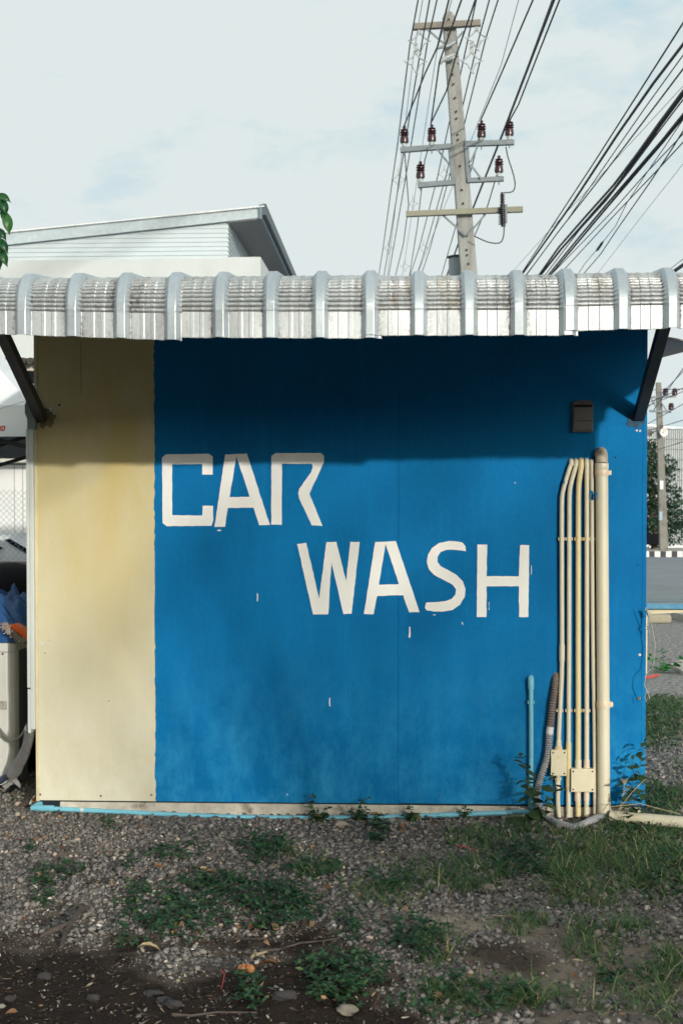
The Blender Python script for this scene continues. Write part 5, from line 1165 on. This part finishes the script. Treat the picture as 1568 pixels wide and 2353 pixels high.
MB().box(Z_(1513, 1195, -.2), Z_(1520, 1175, -.185)).build('sticker', simple('blue_sticker', (.3, .4, .5), .6), fpo)
hs2 = thing('horn_loudspeaker', Z_(1519, 993, -.3), 'white horn loudspeaker fixed to the distant pole', 'loudspeaker')
dr = Vector((.35, -1, -.05)); MB().lathe(Z_(1514, 993, -.2), [(.04, 0), (.05, .10), (.07, .20), (.11, .28), (.17, .35), (.18, .36), (.15, .34), (.07, .25)], 20, dr).build('horn', WHITEWALL, hs2, smooth=True)
MB().lathe(Z_(1514, 993, -.2)+dr.normalized()*.25, [(.05, 0), (.04, .07), (.015, .09)], 12, dr).build('driver', simple('cream_driver', (.5, .42, .28), .5), hs2, smooth=True)
hs3 = thing('horn_loudspeaker', Z_(1494, 995, -.3), 'grey horn loudspeaker facing away, left of the distant pole', 'loudspeaker')
MB().lathe(Z_(1500, 993, -.1), [(.04, 0), (.05, .10), (.08, .2), (.15, .28), (.16, .29)], 18, Vector((-.5, 1, 0))).build('horn', CONCD, hs3, smooth=True)
MB().bar(Z_(1500, 993, -.1), Z_(1513, 985, -.1), .04, .04).build('mount', STEEL, hs3)
# far street wires seen at the right
for i, (x0_, y0_, x1_, y1_, lb) in enumerate(((1486,925,1590,882,'upper distant wire right of the booth'),(1486,932,1590,890,'second distant wire right of the booth'),(1515,895,1590,893,'level distant wire at the far pole top'),(1484,975,1590,915,'distant wire crossing below the far crossarm'),
                                             (1484,990,1590,958,'lower distant wire right of the booth'),(1484,1040,1590,1008,'lowest distant wire in front of the white building'),(1488,935,1600,780+40,'slanting distant wire under the eave'))):
    mb = MB(); a_ = P(x0_, y0_, 56); b_ = P(x1_, y1_, 48); d = b_-a_; mb.tube([a_-d*1.0, a_, b_, b_+d*3], .016, 5); tag(mb.build('street_wire', CABLE), lb, 'wire', 'distant wires across the road')
# awning scrap at right under the eave
aw = thing('awning', P(1530, 790, 1.2), 'grey underside of a curved awning at the far right under the eave', 'awning')
V = []; nx = 14
for j in range(8):
    for i in range(nx):
        u = i/(nx-1); vv = j/7; px = 1506+u*130; top = 770+26*u**1.3; bot = 822-22*min(u*1.8, 1)+6*u
        V.append(tuple(P(px, top+(bot-top)*vv, 1.0+vv*1.4)))
q = np.array([j*nx+i for j in range(7) for i in range(nx-1)]); o = np_mesh('sheet', V, np.stack([q, q+1, q+nx+1, q+nx], -1), simple('awning_grey', (.42, .39, .37), .8), parent=aw, smooth=True)
so_ = o.modifiers.new('t', 'SOLIDIFY'); so_.thickness = .008
MB().tube([P(1600, 800, 1.0), P(1500, 942, 1.9)], .0028, 6).build('tie', CABLEG, aw)
mb = MB(); mb.tube([P(1500, 860, 2.3), P(1502, 866, 2.3)], .01, 6)
# red chain
ch = MB()
for k in range(8):
    c = G(1486+k*3.4, 1556-k*.8, .02); s = .015; pts = [c+Vector((s*math.cos(a_), .5*s*math.sin(a_) if k % 2 else 0, (0 if k % 2 else .5*s*math.sin(a_)))) for a_ in np.linspace(0, 2*PI, 13)]; ch.tube(pts, .005, 6, cap=False)
tag(ch.build('plastic_chain', REDCH, smooth=True), 'short red plastic chain on the ground right of the booth', 'chain')

# ------------------------------------------------------------------ individual plants
def plant(name, label, stems, leaf, mat, group=None, cat='plant'):
    """stems: list of 3D polylines; leaves in opposite pairs along them"""
    b0 = stems[0][0][0] if isinstance(stems[0], tuple) else stems[0][0]
    t = thing(name, b0, label, cat, group); mb = MB(); pos, yw, pt, ll = [], [], [], []
    for st_, npair in [(s[0], s[1]) for s in stems]:
        sp = smoothp(st_, 6); mb.tube(sp, [.0028*(1-.6*i/len(sp)) for i in range(len(sp))], 6); a0 = random.uniform(0, PI)
        for k in range(npair):
            i = int((.22+.78*k/max(npair-1, 1))*(len(sp)-1)); p_ = sp[i]; a0 += PI/2+random.uniform(-.4, .4); sz = leaf*(1-.30*k/npair)*random.uniform(.8, 1.2)
            for s in (0, PI): pos.append(tuple(p_)); yw.append(a0+s+random.uniform(-.25, .25)); pt.append(random.uniform(-.5, .5)); ll.append(sz)
        pos.append(tuple(sp[-1])); yw.append(random.uniform(0, 6)); pt.append(-1); ll.append(leaf*.45)
    mb.build('stem', simple('stem_green', (.07, .09, .04), .6) if 'stem_green' not in MATS else MATS['stem_green'], t, smooth=True)
    m = len(pos); L = np.array(ll); V, Fc = scatter(LEAF_V, LEAF_T, np.array(pos), rotmats(m, np.array(yw), np.array(pt), RNG.normal(0, .35, m)), np.stack([L, L*1.55, L], -1))
    np_mesh('leaves', V, Fc, mat, np.repeat(RNG.random(m), len(LEAF_V)), parent=t); return t
def PP(L, off): return [P(x, y, -(off if not isinstance(off, (list, tuple)) else off[i])) for i, (x, y) in enumerate(L)]
plant('wild_plant', 'leafy weed with broad opposite leaves growing in front of the blue riser and hose', [(PP([(1222,1885),(1215,1830),(1208,1775),(1196,1738)], .22), 7), (PP([(1224,1885),(1228,1850),(1222,1815),(1210,1800)], .20), 5), (PP([(1245,1882),(1260,1840),(1272,1810),(1262,1792)], .18), 5), (PP([(1225,1880),(1238,1860),(1250,1845)], .22), 3)], .074, PLANTM, 'plants growing against the base of the booth')
plant('wild_plant', 'tall leafy weed at the right corner of the booth', [(PP([(1452,1885),(1458,1820),(1468,1760),(1478,1705)], .12), 9), (PP([(1450,1885),(1440,1840),(1425,1805)], .14), 5), (PP([(1455,1885),(1470,1840),(1480,1790)], .10), 6), (PP([(1450,1885),(1448,1850),(1455,1800),(1450,1745)], .13), 7)], .068, PLANTM, 'plants growing against the base of the booth')
for L_, lb, off in (([(730,1888),(722,1860),(705,1835),(718,1826)], 'dark weed tuft with arching stems at the base left of the seam', .10), ([(825,1888),(830,1860),(828,1840),(845,1835)], 'small dark weed with arching leaves just left of the panel seam', .10), ([(948,1885),(945,1868),(940,1852)], 'small weed tuft at the base right of the panel seam', .10), ([(1066,1878),(1068,1862),(1066,1852)], 'tiny round-leaved weed in front of the pipe right of centre', .09)):
    b0 = L_[0]; big = (L_[0][0] in (730, 825)); stems = [(PP(L_, off), 5)]
    for k in range(6 if big else 3): dx = random.uniform(-30, 30)*(1 if big else .6); stems.append((PP([(b0[0]+dx*.3, b0[1]), (b0[0]+dx*.6, b0[1]-random.uniform(8, 18)), (b0[0]+dx, b0[1]-random.uniform(15, 38)*(1 if big else .55))], off+random.uniform(-.03, .03)), 4))
    plant('small_weed', lb, stems, .042 if L_[0][0] != 1066 else .026, WEED, 'plants growing against the base of the booth')
plant('small_weed', 'green seedling with broad leaves at the foot of the air conditioner', [(PP([(26,1868),(28,1850),(36,1832)], -.3), 3), (PP([(26,1868),(14,1858),(2,1850)], -.3), 3)], .06, WEED, 'plants growing against the base of the booth')
plant('leafy_weed', 'bright green leafy plant on the gravel right of the booth', [([G(1518,1545), G(1518,1545)+Vector((.02,0,.12)), G(1518,1545)+Vector((0,0,.22))], 6), ([G(1518,1545), G(1518,1545)+Vector((.10,0,.06)), G(1518,1545)+Vector((.18,0,.14))], 5), ([G(1518,1545), G(1518,1545)+Vector((-.08,0,.08)), G(1518,1545)+Vector((-.12,0,.16))], 4)], .10, rndmat('bright_leaf', [(0, (.02, .12, .03)), (1, (.05, .26, .06))], .5, .3), None)
g = MB(); 
for k in range(3): g.tube(smoothp(PP([(1425,1880),(1426,1835),(1436+k*6,1800+k*3)] if k else [(1417,1888),(1428,1840),(1433,1800)], .16), 4), .0012, 5)
for dx in (-8, -4, 0, 4, 8): g.tube(PP([(1433,1803),(1433+dx,1790-abs(dx)*.3)], .16), .0018, 5)
tag(g.build('seeding_grass', STRAW, smooth=True), 'thin dry seeding grass stalk in front of the drainpipe', 'grass stalk')
g = MB(); g.tube(PP([(1415,1865),(1450,1820),(1480,1790)], .2), .002, 5); g.tube(PP([(1400,1853),(1470,1846),(1560,1870)], .3), .002, 5); tag(g.build('dry_stem', STRAW, smooth=True), 'pair of dry brown stems crossing the corner weeds', 'stem')

# ------------------------------------------------------------------ behind the camera: dappling tree, plus added blockers of sky light
def wall_to_tree(x, z, L_=23.): return (x+.45*L_-10.6, random.uniform(-.3, .3), z+.21*L_)
bl = []
for (x0_, z0_, x1_, z1_, n_, r_b) in ((-2.0, .62, -1.05, 1.45, 8, .15), (-.80, 1.12, .10, 1.78, 8, .15), (.02, 1.02, .85, 1.72, 8, .15), (-.62, .78, -.1, .86, 4, .12), (-1.2, 1.35, -.5, 1.8, 5, .15)):
    for k in range(n_): t = k/(n_-1); bl.append((*wall_to_tree(x0_+(x1_-x0_)*t, z0_+(z1_-z0_)*t), r_b))
leafball('garden_tree', 'tree standing behind the viewer that dapples the wall', (10.6, -23, 0), bl, 620, .10, TREELEAF)
hd = []
for i in range(26):
    for zz3 in (1.2, 2.7): hd.append((-22+i*1.7, random.uniform(-.3, .3), zz3+random.uniform(-.2, .2), 1.45))
leafball('blocker', 'tall hedge of leaves added behind the viewer to cut low sky light', (9.6, -24.5, 0), hd, 110, .42, TREELEAF, 'blocker', False)  # unseen foliage added to hold back low sky light under the eave
nb = thing('blocker_house', (-14, -18, 0), 'dark house shape added behind the viewer to cut sky light on the wall', 'house')  # invented unseen building, added to dim the sky light under the roof
NBM = simple('blocker_dark', (.07, .06, .05), .9)
MB().box((-32, -24, 0), (1.0, -15, 6.5)).build('wall', NBM, nb)
MB().prism([(-33, -14.6, 6.5), (-33, -24.4, 6.5), (-33, -19.5, 9.5)], (35, 0, 0)).build('roof', TERRA, nb)
# ------------------------------------------------------------------ light and sky
SD = Vector((.45, -1, .21)).normalized()
sun = bpy.data.lights.new('sun', 'SUN'); sun.energy = 2.75; sun.angle = math.radians(.9); sun.color = (1, .95, .86)
so = bpy.data.objects.new('sun', sun); COL.objects.link(so); so.rotation_euler = SD.to_track_quat('Z', 'Y').to_euler(); so.location = (5, -12, 6)
wd = bpy.data.worlds.new('World'); SC.world = wd; wd.use_nodes = True; nt = wd.node_tree; bg = nt.nodes['Background']
sky = N(nt, 'ShaderNodeTexSky', sky_type='NISHITA'); sky.sun_disc = False; sky.sun_elevation = math.asin(SD.z); sky.sun_rotation = math.atan2(SD.x, SD.y); sky.altitude = 10; sky.dust_density = 1.5
co = N(nt, 'ShaderNodeTexCoord').outputs['Generated']
n1 = noise(nt, co, 3.6, 6, .5, mp=(1, 1, 2.0)); n2 = noise(nt, co, 9, 8, .6, mp=(1, .6, 2.4))
ad = N(nt, 'ShaderNodeMath', operation='ADD'); nt.links.new(n1, ad.inputs[0]); nt.links.new(n2, ad.inputs[1])
cov = ramp(nt, ad.outputs[0], [(.76, .05), (1.16, 1.)])
K = 10.
skyc = mix(nt, .9, sky.outputs[0], (.52*K, .72*K, .80*K))
cl_ = mix(nt, cov, skyc, (.745*K, .815*K, .815*K))
nd = N(nt, 'ShaderNodeVectorMath', operation='DOT_PRODUCT'); nt.links.new(co, nd.inputs[0]); nd.inputs[1].default_value = SD
pw = N(nt, 'ShaderNodeMath', operation='MAXIMUM'); nt.links.new(nd.outputs['Value'], pw.inputs[0]); pw.inputs[1].default_value = 0
p2 = N(nt, 'ShaderNodeMath', operation='POWER'); nt.links.new(pw.outputs[0], p2.inputs[0]); p2.inputs[1].default_value = 60
aur = mix(nt, p2.outputs[0], (0, 0, 0), (14*K, 12.6*K, 10*K)); cl_ = mix(nt, 1.0, cl_, aur, 'ADD')
nt.links.new(cl_, bg.inputs['Color']); bg.inputs['Strength'].default_value = .1
SC.view_settings.view_transform = 'Standard'; SC.view_settings.look = 'None'; SC.view_settings.exposure = 0
SC.render.engine = 'CYCLES'; SC.render.resolution_x = 682; SC.render.resolution_y = 1024
